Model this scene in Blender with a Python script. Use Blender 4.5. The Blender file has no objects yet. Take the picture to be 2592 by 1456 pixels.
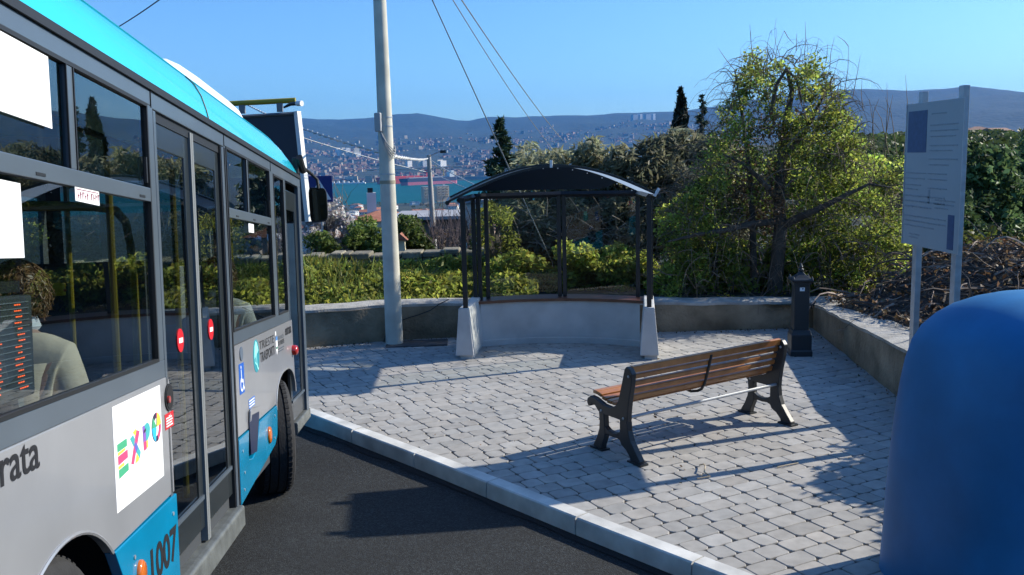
import bpy, bmesh, math, random
import numpy as np
from mathutils import Vector, Matrix
from mathutils import noise as mnoise
sc = bpy.context.scene
col = sc.collection
rng = np.random.default_rng(11)
random.seed(5)
RAD = math.radians

# ------------------------------------------------------------------ camera
EYE = np.array([0.0, 0.0, 2.58])
PITCH = math.atan(335 / 2300.0)
ROLL = 0.024
FPX = 2300.0
fw = np.array([0, math.cos(PITCH), -math.sin(PITCH)])
_u0 = np.array([0, math.sin(PITCH), math.cos(PITCH)])
_r0 = np.array([1.0, 0, 0])
CR = _r0 * math.cos(ROLL) - _u0 * math.sin(ROLL)
CU = _u0 * math.cos(ROLL) + _r0 * math.sin(ROLL)
cd = bpy.data.cameras.new('camera')
cam = bpy.data.objects.new('camera', cd)
col.objects.link(cam)
cd.sensor_width = 36.0
cd.lens = 36.0 * FPX / 2592.0
cd.clip_start = 0.05
cd.clip_end = 40000
cam.matrix_world = Matrix(((CR[0], CU[0], -fw[0], EYE[0]), (CR[1], CU[1], -fw[1], EYE[1]),
                           (CR[2], CU[2], -fw[2], EYE[2]), (0, 0, 0, 1)))
sc.camera = cam

def ray(px, py):
    return fw + CR * ((px - 1296.0) / FPX) - CU * ((py - 728.0) / FPX)
def atz(px, py, z=0.0):          # the point at height z seen at a place in the photograph
    d = ray(px, py)
    return EYE + d * ((z - EYE[2]) / d[2])
def aty(px, py, y):              # the point at distance y
    d = ray(px, py)
    return EYE + d * (y / d[1])

# ------------------------------------------------------------------ materials
MATS = {}
def mat(name, color, rough=0.6, metal=0.0, var=0.0, vscale=4.0, bump=0.0, bscale=60.0, tint=False,
        spec=0.5, trans=0.0, coat=0.0, detail=6.0, color2=None, emit=0.0, bdist=0.01):
    if name in MATS:
        return MATS[name]
    m = bpy.data.materials.new(name)
    m.use_nodes = True
    nt = m.node_tree
    N, L = nt.nodes, nt.links
    p = N['Principled BSDF']
    c = (*color, 1)
    p.inputs['Base Color'].default_value = c
    p.inputs['Roughness'].default_value = rough
    p.inputs['Metallic'].default_value = metal
    p.inputs['Specular IOR Level'].default_value = spec
    p.inputs['Coat Weight'].default_value = coat
    p.inputs['Coat Roughness'].default_value = 0.06
    if emit:
        p.inputs['Emission Color'].default_value = c
        p.inputs['Emission Strength'].default_value = emit
    tc = N.new('ShaderNodeTexCoord')
    src = None
    if var or color2:
        nz = N.new('ShaderNodeTexNoise')
        nz.inputs['Scale'].default_value = vscale
        nz.inputs['Detail'].default_value = detail
        L.new(tc.outputs['Object'], nz.inputs['Vector'])
        rp = N.new('ShaderNodeValToRGB')
        rp.color_ramp.elements[0].position = 0.32
        rp.color_ramp.elements[1].position = 0.68
        c2 = color2 if color2 else tuple(min(1, v * (1 + var)) for v in color)
        c1 = color if color2 else tuple(v * (1 - var) for v in color)
        rp.color_ramp.elements[0].color = (*c1, 1)
        rp.color_ramp.elements[1].color = (*c2, 1)
        L.new(nz.outputs['Fac'], rp.inputs['Fac'])
        src = rp.outputs['Color']
    if tint:
        at = N.new('ShaderNodeAttribute')
        at.attribute_name = 'tint'
        mx = N.new('ShaderNodeMix')
        mx.data_type = 'RGBA'
        mx.blend_type = 'MULTIPLY'
        mx.inputs[0].default_value = 1.0
        if src:
            L.new(src, mx.inputs[6])
        else:
            mx.inputs[6].default_value = c
        L.new(at.outputs['Color'], mx.inputs[7])
        src = mx.outputs[2]
    if src:
        L.new(src, p.inputs['Base Color'])
    if bump:
        nb = N.new('ShaderNodeTexNoise')
        nb.inputs['Scale'].default_value = bscale
        nb.inputs['Detail'].default_value = 5
        L.new(tc.outputs['Object'], nb.inputs['Vector'])
        bp = N.new('ShaderNodeBump')
        bp.inputs['Strength'].default_value = bump
        bp.inputs['Distance'].default_value = bdist
        L.new(nb.outputs['Fac'], bp.inputs['Height'])
        L.new(bp.outputs['Normal'], p.inputs['Normal'])
    if trans:
        out = N['Material Output']
        tr = N.new('ShaderNodeBsdfTranslucent')
        if src:
            L.new(src, tr.inputs['Color'])
        else:
            tr.inputs['Color'].default_value = c
        ms = N.new('ShaderNodeMixShader')
        ms.inputs[0].default_value = trans
        L.new(p.outputs[0], ms.inputs[1])
        L.new(tr.outputs[0], ms.inputs[2])
        L.new(ms.outputs[0], out.inputs['Surface'])
    MATS[name] = m
    return m

def glass(name, tintc, base=0.05, gain=0.75, power=4.0, rough=0.0):
    m = bpy.data.materials.new(name)
    m.use_nodes = True
    nt = m.node_tree
    N, L = nt.nodes, nt.links
    N.remove(N['Principled BSDF'])
    out = N['Material Output']
    lw = N.new('ShaderNodeLayerWeight')
    lw.inputs['Blend'].default_value = 0.5
    pw = N.new('ShaderNodeMath'); pw.operation = 'POWER'; pw.inputs[1].default_value = power
    ml = N.new('ShaderNodeMath'); ml.operation = 'MULTIPLY_ADD'
    ml.inputs[1].default_value = gain; ml.inputs[2].default_value = base
    L.new(lw.outputs['Facing'], pw.inputs[0])
    L.new(pw.outputs[0], ml.inputs[0])
    tr = N.new('ShaderNodeBsdfTransparent'); tr.inputs['Color'].default_value = (*tintc, 1)
    gl = N.new('ShaderNodeBsdfGlossy'); gl.inputs['Roughness'].default_value = rough
    gl.inputs['Color'].default_value = (0.95, 0.97, 0.97, 1)
    ms = N.new('ShaderNodeMixShader')
    L.new(ml.outputs[0], ms.inputs[0]); L.new(tr.outputs[0], ms.inputs[1]); L.new(gl.outputs[0], ms.inputs[2])
    L.new(ms.outputs[0], out.inputs['Surface'])
    MATS[name] = m
    return m

# ------------------------------------------------------------------ objects
ORG = {}
def empty(name, loc, label=None, cat=None, group=None, mw=None):
    o = bpy.data.objects.new(name, None)
    col.objects.link(o)
    o.empty_display_size = 0.2
    if mw is not None:
        o.matrix_world = mw
        ORG[o.name] = Vector((0, 0, 0))
    else:
        o.location = loc
        ORG[o.name] = Vector(loc)
    tag(o, label, cat, group)
    return o
def tag(o, label=None, cat=None, group=None, kind=None):
    if label: o['label'] = label
    if cat: o['category'] = cat
    if group: o['group'] = group
    if kind: o['kind'] = kind
    return o

class MB:
    """collects shapes and links them as one mesh object"""
    def __init__(s):
        s.v, s.f, s.m, s.t, s.k = [], [], [], [], []
    def add(s, vs, fs, mi=0, tint=None):
        b = len(s.v); s.k.append((b, len(s.f)))
        s.v.extend([tuple(map(float, q)) for q in vs])
        s.f.extend([tuple(b + i for i in f) for f in fs])
        s.m.extend([mi] * len(fs))
        s.t.extend([tint if tint is not None else (1, 1, 1)] * len(vs))
        return s
    def box(s, c, d, rz=0.0, rot=None, mi=0, tint=None, top=1.0):
        hx, hy, hz = d[0] / 2, d[1] / 2, d[2] / 2
        vs = []
        for z in (-1, 1):
            k = top if z > 0 else 1.0
            for x, y in ((-1, -1), (1, -1), (1, 1), (-1, 1)):
                vs.append(Vector((x * hx * k, y * hy * k, z * hz)))
        M = rot if rot is not None else (Matrix.Rotation(rz, 3, 'Z') if rz else None)
        if M is not None:
            vs = [M @ q for q in vs]
        vs = [q + Vector(c) for q in vs]
        return s.add(vs, [(0, 3, 2, 1), (4, 5, 6, 7), (0, 1, 5, 4), (1, 2, 6, 5), (2, 3, 7, 6), (3, 0, 4, 7)], mi, tint)
    def tube(s, pts, rad, n=8, mi=0, tint=None, cap=True):
        pts = [Vector(p) for p in pts]
        if not hasattr(rad, '__len__'):
            rad = [rad] * len(pts)
        vs, fs = [], []
        T0 = (pts[1] - pts[0]).normalized()
        a = Vector((0, 0, 1)) if abs(T0.z) < 0.9 else Vector((1, 0, 0))
        X = T0.cross(a).normalized()
        for i, p in enumerate(pts):
            T = (pts[min(i + 1, len(pts) - 1)] - pts[max(i - 1, 0)])
            if T.length < 1e-9: T = T0
            T = T.normalized()
            X = (X - T * X.dot(T))
            X = X.normalized() if X.length > 1e-6 else T.orthogonal().normalized()
            Y = T.cross(X)
            for k in range(n):
                an = 2 * math.pi * k / n
                vs.append(p + (X * math.cos(an) + Y * math.sin(an)) * rad[i])
        for i in range(len(pts) - 1):
            for k in range(n):
                k2 = (k + 1) % n
                fs.append((i * n + k, i * n + k2, (i + 1) * n + k2, (i + 1) * n + k))
        if cap:
            fs.append(tuple(range(n))[::-1])
            fs.append(tuple((len(pts) - 1) * n + k for k in range(n)))
        return s.add(vs, fs, mi, tint)
    def lathe(s, prof, c=(0, 0, 0), n=24, mi=0, axis='Z', M=None):
        vs, fs = [], []
        for r, z in prof:
            for k in range(n):
                an = 2 * math.pi * k / n
                q = Vector((r * math.cos(an), r * math.sin(an), z))
                if M is not None: q = M @ q
                vs.append(q + Vector(c))
        for i in range(len(prof) - 1):
            for k in range(n):
                k2 = (k + 1) % n
                fs.append((i * n + k, i * n + k2, (i + 1) * n + k2, (i + 1) * n + k))
        fs.append(tuple(range(n))[::-1])
        fs.append(tuple((len(prof) - 1) * n + k for k in range(n)))
        return s.add(vs, fs, mi)
    def prism(s, poly, a, b, fn, mi=0):
        """poly: 2-D outline; fn(x, y, h) -> point; extruded from h=a to h=b"""
        n = len(poly)
        vs = [fn(x, y, a) for x, y in poly] + [fn(x, y, b) for x, y in poly]
        fs = [tuple(range(n))[::-1], tuple(range(n, 2 * n))]
        for i in range(n):
            j = (i + 1) % n
            fs.append((i, j, n + j, n + i))
        return s.add(vs, fs, mi)
    def loft(s, rings, mi=0, cap=True, closed=True):
        n = len(rings[0]); vs = [q for r in rings for q in r]; fs = []
        for i in range(len(rings) - 1):
            for k in range(n if closed else n - 1):
                k2 = (k + 1) % n
                fs.append((i * n + k, i * n + k2, (i + 1) * n + k2, (i + 1) * n + k))
        if cap:
            fs.append(tuple(range(n))[::-1]); fs.append(tuple((len(rings) - 1) * n + k for k in range(n)))
        return s.add(vs, fs, mi)
    def build(s, name, mats, parent=None, smooth=False, bevel=0.0, angle=35, label=None, tint=False, recalc=True, segs=2):
        me = bpy.data.meshes.new(name)
        off = ORG.get(parent.name, Vector((0, 0, 0))) if parent else Vector((0, 0, 0))
        V = np.array(s.v, dtype=float).reshape(-1, 3) - np.array(off)
        me.from_pydata(V.tolist(), [], s.f)
        if not isinstance(mats, (list, tuple)): mats = [mats]
        for m in mats: me.materials.append(m)
        if len(mats) > 1: me.polygons.foreach_set('material_index', s.m)
        if tint:
            at = me.attributes.new('tint', 'FLOAT_COLOR', 'POINT')
            cc = np.ones((len(s.v), 4)); cc[:, :3] = np.array(s.t)
            at.data.foreach_set('color', cc.ravel())
        if recalc:
            bm = bmesh.new(); bm.from_mesh(me)
            bmesh.ops.recalc_face_normals(bm, faces=bm.faces[:]); bm.to_mesh(me); bm.free()
        if smooth:
            me.shade_smooth()
            me.set_sharp_from_angle(angle=RAD(angle))
        o = bpy.data.objects.new(name, me)
        col.objects.link(o)
        if parent:
            o.parent = parent
            ORG[o.name] = off
        if bevel:
            b = o.modifiers.new('bevel', 'BEVEL'); b.width = bevel; b.segments = segs; b.limit_method = 'ANGLE'
            b.angle_limit = RAD(30)
        if label: o['label'] = label
        return o

def build_each(mb, name, mats, parent=None, **kw):
    '''every shape added to the builder becomes a part of its own'''
    out = []
    ks = mb.k + [(len(mb.v), len(mb.f))]
    for (v0, f0), (v1, f1) in zip(ks[:-1], ks[1:]):
        q = MB(); q.add(mb.v[v0:v1], [tuple(i - v0 for i in f) for f in mb.f[f0:f1]]); out.append(q.build(name, mats, parent, **kw))
    return out
def thing(o, label, cat, group=None): return tag(o, label, cat, group)
def copy_tree(o, parent=None):
    c = o.copy(); col.objects.link(c)
    if parent: c.parent = parent
    for ch in list(o.children): copy_tree(ch, c)
    return c

def text_mesh(txt, bold=0.0):
    """letter outlines as (verts 2-D normalised to a unit-height box, faces, width)"""
    cu = bpy.data.curves.new('t', 'FONT'); cu.body = txt; cu.size = 1.0; cu.offset = bold; cu.resolution_u = 4
    o = bpy.data.objects.new('t', cu); col.objects.link(o)
    dg = bpy.context.evaluated_depsgraph_get(); dg.update()
    me = bpy.data.meshes.new_from_object(o.evaluated_get(dg))
    v = np.array([q.co[:2] for q in me.vertices]); f = [tuple(p.vertices) for p in me.polygons]
    bpy.data.objects.remove(o); bpy.data.curves.remove(cu); bpy.data.meshes.remove(me)
    lo, hi = v.min(0), v.max(0)
    return (v - lo) / (hi - lo), f
def put_text(mb, txt, x0, y0, x1, y1, fn, bold=0.0, mi=0):
    v, f = text_mesh(txt, bold)
    vs = [fn(x0 + (x1 - x0) * a, y0 + (y1 - y0) * b) for a, b in v]
    mb.add(vs, f, mi)

# leaves: many small quads as one mesh
def leaves(name, C, size, m, parent=None, tints=None, aspect=1.6, up=0.0, jitter=1.0, normals=None, fold=True):
    C = np.asarray(C, float); n = len(C)
    off = ORG.get(parent.name, Vector((0, 0, 0))) if parent else Vector((0, 0, 0))
    C = C - np.array(off)
    size = np.broadcast_to(np.asarray(size, float), (n,))
    d = rng.normal(size=(n, 3)); d[:, 2] = d[:, 2] * (1 - 0.3) + up
    d /= np.linalg.norm(d, axis=1)[:, None]
    w = rng.normal(size=(n, 3)); w -= (w * d).sum(1)[:, None] * d
    w /= np.linalg.norm(w, axis=1)[:, None]
    L_ = d * (size * 0.5 * aspect ** 0.5)[:, None]; W_ = w * (size * 0.5 / aspect ** 0.5)[:, None]
    nn = np.cross(d, w) * (size * 0.14)[:, None]
    V = np.empty((n, 4, 3))
    V[:, 0] = C - L_; V[:, 1] = C + W_ * 0.9 - L_ * 0.1 + nn; V[:, 2] = C + L_; V[:, 3] = C - W_ * 0.9 - L_ * 0.1 + nn
    me = bpy.data.meshes.new(name)
    me.vertices.add(n * 4); me.vertices.foreach_set('co', V.ravel())
    me.loops.add(n * 4); me.loops.foreach_set('vertex_index', np.arange(n * 4, dtype=np.int32))
    me.polygons.add(n); me.polygons.foreach_set('loop_start', np.arange(0, n * 4, 4, dtype=np.int32))
    me.polygons.foreach_set('loop_total', np.full(n, 4, dtype=np.int32))
    at = me.attributes.new('tint', 'FLOAT_COLOR', 'POINT')
    cc = np.ones((n, 4, 4))
    if tints is not None: cc[:, :, :3] = np.asarray(tints)[:, None, :]
    at.data.foreach_set('color', cc.ravel())
    me.materials.append(m)
    me.update(calc_edges=True); me.validate()
    o = bpy.data.objects.new(name, me); col.objects.link(o)
    if parent:
        o.parent = parent; ORG[o.name] = off
    return o
def blob_points(blobs, dens, shell=0.55):
    """random points in a set of ellipsoids (cx,cy,cz,rx,ry,rz)"""
    out, ids = [], []
    for i, b in enumerate(blobs):
        k = max(4, int(dens * b[3] * b[4] * b[5] * 4.19))
        q = rng.normal(size=(k, 3)); q /= np.linalg.norm(q, axis=1)[:, None]
        q *= (shell + (1 - shell) * rng.random(k))[:, None] ** 0.7
        out.append(np.array(b[:3]) + q * np.array(b[3:6])); ids.append(np.full(k, i))
    return np.concatenate(out), np.concatenate(ids)
def tints(n, lo=0.6, hi=1.25, ids=None, warm=0.12, amp=0.25):
    t = lo + (hi - lo) * rng.random((n, 1)) * np.ones((1, 3))
    t[:, 0] *= 1 + warm * rng.normal(size=n); t[:, 2] *= 1 + warm * rng.normal(size=n)
    if ids is not None:
        g = 1 + amp * rng.normal(size=ids.max() + 1)
        t *= np.clip(g, 0.45, 1.7)[ids][:, None]
    return np.clip(t, 0.1, 3)
# ------------------------------------------------------------------ light
SUN = Vector((0.945, 0.327, math.tan(RAD(29.3)))).normalized()
SUN_EL = RAD(29.3)
SUN_AZ = math.atan2(0.945, 0.327)          # clockwise from +Y
w = bpy.data.worlds.new('World'); sc.world = w; w.use_nodes = True
wn = w.node_tree.nodes; wl = w.node_tree.links
sky = wn.new('ShaderNodeTexSky'); sky.sky_type = 'NISHITA'; sky.sun_disc = False
sky.sun_elevation = SUN_EL; sky.sun_rotation = SUN_AZ
sky.altitude = 100; sky.air_density = 1.0; sky.dust_density = 0.9; sky.ozone_density = 3.0
vm = wn.new('ShaderNodeVectorMath'); vm.operation = 'MULTIPLY'; vm.inputs[1].default_value = (0.77, 1.19, 1.66)
wl.new(sky.outputs[0], vm.inputs[0]); wl.new(vm.outputs[0], wn['Background'].inputs[0]); wn['Background'].inputs[1].default_value = 0.086
sl = bpy.data.lights.new('sun', 'SUN'); so = bpy.data.objects.new('sun', sl); col.objects.link(so)
sl.energy = 5.0; sl.angle = RAD(0.53); sl.color = (1.0, 0.93, 0.80)
so.rotation_euler = SUN.to_track_quat('Z', 'Y').to_euler(); so.location = (30, 10, 30)
sc.view_settings.view_transform = 'Standard'; sc.view_settings.look = 'None'
sc.view_settings.gamma = 1.0; sc.view_settings.exposure = 0.62
cy = sc.cycles
cy.use_denoising = True
cy.max_bounces = 8; cy.transparent_max_bounces = 16; cy.volume_bounces = 0
cy.diffuse_bounces = 3; cy.glossy_bounces = 4; cy.caustics_reflective = False; cy.caustics_refractive = False
cy.sample_clamp_indirect = 6.0

# ------------------------------------------------------------------ bus frame
BF = Vector(ray(1092, 652)).normalized()
BR = Vector((BF.y, -BF.x, 0)).normalized()
BU = BR.cross(BF)
BD, BH = 1.22, 1.85          # side plane to the right of the bus axis, eye above the wheels' plane
def bus_plane_z(x, y):
    return 2.58 + (-BH - (x * BU.x + y * BU.y)) / BU.z

# ------------------------------------------------------------------ kerb, road, plaza
KP = [np.array(q) for q in [(-2.075, 8.986), (-1.499, 8.342), (-0.89, 7.68), (-0.286, 6.98), (0.20, 6.42), (0.452, 6.126), (1.218, 5.272)]]
KP = [KP[0] + np.array((-0.667, 0.745)) * d for d in (6, 4, 2)] + KP + [KP[-1] + np.array((0.668, -0.744)) * d for d in (2, 4, 7)]
KP = np.array(KP)
_cl = np.concatenate([[0], np.cumsum(np.linalg.norm(np.diff(KP, axis=0), axis=1))])
KT = np.arange(0, _cl[-1], 0.25)
KX = np.stack([np.interp(KT, _cl, KP[:, 0]), np.interp(KT, _cl, KP[:, 1])], 1)
for _ in range(3):
    KX[1:-1] = 0.25 * KX[:-2] + 0.5 * KX[1:-1] + 0.25 * KX[2:]
KD = np.gradient(KX, axis=0); KD /= np.linalg.norm(KD, axis=1)[:, None]
KN = np.stack([-KD[:, 1], KD[:, 0]], 1)          # towards the plaza
if (KN[20] @ np.array((0.75, 0.66))) < 0: KN = -KN
def kerb_dist(x, y):
    d = (np.array((x, y)) - KX); i = int((d ** 2).sum(1).argmin())
    return float(d[i] @ KN[i]), i

m_asph = mat('asphalt', (0.035, 0.035, 0.037), rough=0.9, bump=1.0, bscale=130, bdist=0.012)
nt = m_asph.node_tree
N, L = nt.nodes, nt.links
tc = N.new('ShaderNodeTexCoord')
v1 = N.new('ShaderNodeTexVoronoi'); v1.inputs['Scale'].default_value = 70
n1 = N.new('ShaderNodeTexNoise'); n1.inputs['Scale'].default_value = 1.3; n1.inputs['Detail'].default_value = 5
n2 = N.new('ShaderNodeTexNoise'); n2.inputs['Scale'].default_value = 110; n2.inputs['Detail'].default_value = 3
L.new(tc.outputs['Object'], v1.inputs['Vector']); L.new(tc.outputs['Object'], n1.inputs['Vector']); L.new(tc.outputs['Object'], n2.inputs['Vector'])
r1 = N.new('ShaderNodeValToRGB'); r1.color_ramp.elements[0].color = (0.002, 0.0026, 0.003, 1); r1.color_ramp.elements[1].color = (0.016, 0.0195, 0.022, 1)
r1.color_ramp.elements[0].position = 0.25; r1.color_ramp.elements[1].position = 0.85
L.new(v1.outputs['Color'], r1.inputs['Fac'])
r2 = N.new('ShaderNodeValToRGB'); r2.color_ramp.elements[0].color = (0.7, 0.7, 0.7, 1); r2.color_ramp.elements[1].color = (1.25, 1.22, 1.18, 1)
r2.color_ramp.elements[0].position = 0.35; r2.color_ramp.elements[1].position = 0.65
L.new(n1.outputs['Fac'], r2.inputs['Fac'])
mx = N.new('ShaderNodeMix'); mx.data_type = 'RGBA'; mx.blend_type = 'MULTIPLY'; mx.inputs[0].default_value = 1
L.new(r1.outputs[0], mx.inputs[6]); L.new(r2.outputs[0], mx.inputs[7])
r3 = N.new('ShaderNodeValToRGB'); r3.color_ramp.elements[0].color = (0.35, 0.35, 0.35, 1); r3.color_ramp.elements[1].color = (2.3, 2.3, 2.3, 1)
r3.color_ramp.elements[0].position = 0.38; r3.color_ramp.elements[1].position = 0.64
L.new(n2.outputs['Fac'], r3.inputs['Fac'])
mx2 = N.new('ShaderNodeMix'); mx2.data_type = 'RGBA'; mx2.blend_type = 'MULTIPLY'; mx2.inputs[0].default_value = 1
L.new(mx.outputs[2], mx2.inputs[6]); L.new(r3.outputs[0], mx2.inputs[7])
L.new(mx2.outputs[2], N['Principled BSDF'].inputs['Base Color'])

def road_z(x, y, D):
    l = x * BR.x + y * BR.y
    zb = max(bus_plane_z(x, y), -0.14)
    zb = min(zb, 1.6)
    e = max(l + BD, 0.0); D = max(D, 0)
    k = D / (D + e) if D + e > 1e-6 else 1.0
    return k * zb + (1 - k) * (-0.125)
mb = MB()
Ds = [-0.05, 0.0, 0.15, 0.3, 0.5, 0.75, 1.0, 1.3, 1.6, 2, 2.5, 3, 3.6, 4.3, 5, 6, 7, 8, 10, 12, 15]
vs, fs = [], []
for i in range(len(KX)):
    for D in Ds:
        p = KX[i] - KN[i] * D
        vs.append((p[0], p[1], road_z(p[0], p[1], D)))
nd = len(Ds)
for i in range(len(KX) - 1):
    for j in range(nd - 1):
        fs.append((i * nd + j, (i + 1) * nd + j, (i + 1) * nd + j + 1, i * nd + j + 1))
mb.add(vs, fs)
tag(mb.build('road', m_asph, smooth=True, angle=80), kind='structure')

m_kerb = mat('kerb_concrete', (0.60, 0.59, 0.55), rough=0.8, var=0.22, vscale=4.0, bump=0.35, bscale=150, bdist=0.004)
mb = MB()
joint = [0]
marks = [(-1.499, 8.342), (-0.89, 7.68), (-0.286, 6.96), (0.452, 6.126)]
ml_ = [KT[kerb_dist(*q)[1]] for q in marks]
js = sorted([ml_[0] - 0.95 * k for k in range(1, 7)] + ml_ + [ml_[-1] + 1.02 * k for k in range(1, 8)])
js = [j for j in js if 0 < j < KT[-1]]
for a, b in zip(js[:-1], js[1:]):
    ts = np.linspace(a + 0.007, b - 0.007, 4)
    rings = []
    dz = random.uniform(-0.003, 0.003)
    for t in ts:
        x = np.array((np.interp(t, KT, KX[:, 0]), np.interp(t, KT, KX[:, 1])))
        n = np.array((np.interp(t, KT, KN[:, 0]), np.interp(t, KT, KN[:, 1]))); n /= np.linalg.norm(n)
        prof = [(0.012, -0.5), (0.0, -0.12), (0.004, -0.018), (0.010, 0.0), (0.022, 0.008), (0.130, 0.010), (0.136, 0.004), (0.136, -0.5)]
        rings.append([(x[0] + n[0] * u, x[1] + n[1] * u, h + dz) for u, h in prof])
    mb.loft(rings)
kerb = tag(mb.build('kerb', m_kerb, smooth=True, angle=22), kind='structure')
# dark strip of dirt and sealing tar where road and kerb meet
m_dirt = mat('kerb_dirt', (0.012, 0.012, 0.013), rough=0.95, bump=0.8, bscale=90)
mb = MB(); vs, fs = [], []
for i in range(len(KX)):
    wdt = 0.045 + 0.06 * (mnoise.noise(Vector((KT[i] * 2.6, 1, 0))) + 0.4) + 0.02 * random.random()
    if True:
        for D in (-0.004, max(wdt, 0.015) * 0.6, max(wdt, 0.015)):
            p = KX[i] - KN[i] * D
            vs.append((p[0], p[1], road_z(p[0], p[1], D) + 0.006))
for i in range(len(KX) - 1):
    for j in range(2):
        fs.append((i * 3 + j, (i + 1) * 3 + j, (i + 1) * 3 + j + 1, i * 3 + j + 1))
mb.add(vs, fs); tag(mb.build('road_edge', m_dirt), kind='structure')

# pavers: one paved sheet, every paver with its own rounded outline and joint
m_pave = mat('paver', (0.335, 0.322, 0.298), rough=0.85, var=0.13, vscale=9, bump=0.3, bscale=210, bdist=0.004, tint=True)
m_sand = mat('joint_sand', (0.07, 0.065, 0.06), rough=1.0, var=0.4, vscale=30, bump=0.6, bscale=300)
WALLF = [(-9.0, 12.0), (-2.81, 12.39), (-1.95, 12.70), (-1.04, 12.84), (2.57, 12.90), (4.36, 12.93)]
def wall_y(x):
    return float(np.interp(x, [p[0] for p in WALLF], [p[1] for p in WALLF]))
def wall_x(y):
    return 3.97 + max(0.0, (y - 9.06)) * 0.105
mb = MB()
base = []
for i in range(0, len(KX)):
    p = KX[i] + KN[i] * 0.13
    base.append((p[0], p[1]))
bs = [q for q in base if q[1] < 12.0 and q[1] > 1.0]
if bs[0][1] < bs[-1][1]: bs = bs[::-1]
left = [(-6.0, 12.2), (-2.81, 12.45), (-1.04, 12.9), (4.4, 12.97), (4.4, 9.0), (4.0, 8.8), (4.0, 1.0)]
poly = left + bs[::-1]
mb.add([(x, y, -0.013) for x, y in poly], [tuple(range(len(poly)))], 1)
th = RAD(27.6); e1 = np.array((math.cos(th), math.sin(th))); e2 = np.array((-e1[1], e1[0]))
def clip(poly, p, n):
    out = []
    for i in range(len(poly)):
        a, b = poly[i], poly[(i + 1) % len(poly)]
        da, db = (a - p) @ n, (b - p) @ n
        if da >= 0: out.append(a)
        if da * db < 0: out.append(a + (b - a) * (da / (da - db)))
    return out
RW = 0.158
for r in range(-40, 90):
    v = r * RW
    u = -9 + random.random() * 0.2
    while u < 13.5:
        ln = random.choice((0.158, 0.205, 0.205, 0.25))
        c = e1 * (u + ln / 2) + e2 * (v + RW / 2)
        u += ln
        if c[0] > 4.5 or c[1] > 13.1 or c[1] < 3.6 or c[0] < -5.8: continue
        if c[1] > wall_y(c[0]) + 0.1 or c[0] > wall_x(c[1]) + 0.1: continue
        D, i = kerb_dist(*c)
        if D < -0.02: continue
        if D > 0.2 and abs(c[0]) > 0.62 * c[1] + 0.8: continue
        g = 0.0032
        hx, hy = ln / 2 - g, RW / 2 - g
        jx = random.uniform(-0.002, 0.002)
        ra = 0.023
        out = []
        for sx, sy in ((1, 1), (-1, 1), (-1, -1), (1, -1)):
            rr = ra * random.uniform(0.7, 1.5)
            q = [(sx * hx, sy * (hy - rr)), (sx * (hx - rr * 0.35), sy * (hy - rr * 0.35)), (sx * (hx - rr), sy * hy)]
            if sx * sy < 0: q = q[::-1]
            out += q
        out = [c + e1 * (a * 1 + jx) + e2 * b for a, b in out]
        if D < 0.40:
            out = clip(out, KX[i] + KN[i] * 0.142, KN[i])
            if len(out) < 3: continue
        oo = np.array(out); cc = oo.mean(0)
        if len(oo) < 3: continue
        tz = random.uniform(-0.0025, 0.002); sl1 = random.uniform(-0.012, 0.012); sl2 = random.uniform(-0.012, 0.012)
        n = len(oo); b = []
        ins = cc + (oo - cc) * 0.955
        zf = lambda P: tz + sl1 * (P[0] - cc[0]) + sl2 * (P[1] - cc[1])
        for P in ins: b.append((P[0], P[1], zf(P)))
        for P in oo: b.append((P[0], P[1], zf(P) - 0.004))
        for P in oo: b.append((P[0], P[1], -0.02))
        f = [tuple(range(n))]
        for k in range(n):
            k2 = (k + 1) % n
            f.append((k, k2, n + k2, n + k)); f.append((n + k, n + k2, 2 * n + k2, 2 * n + k))
        g_ = random.gauss(1, 0.055) * (1 + .13 * mnoise.noise(Vector((c[0] * .9, c[1] * .9, 3))));  wv = random.gauss(0.004, 0.012)
        if random.random() < 0.07: g_ *= 1.12
        mb.add(b, f, 0, (g_ * (1 + wv), g_, g_ * (1 - wv)))
tag(mb.build('pavement', [m_pave, m_sand], tint=True), kind='structure')

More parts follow.
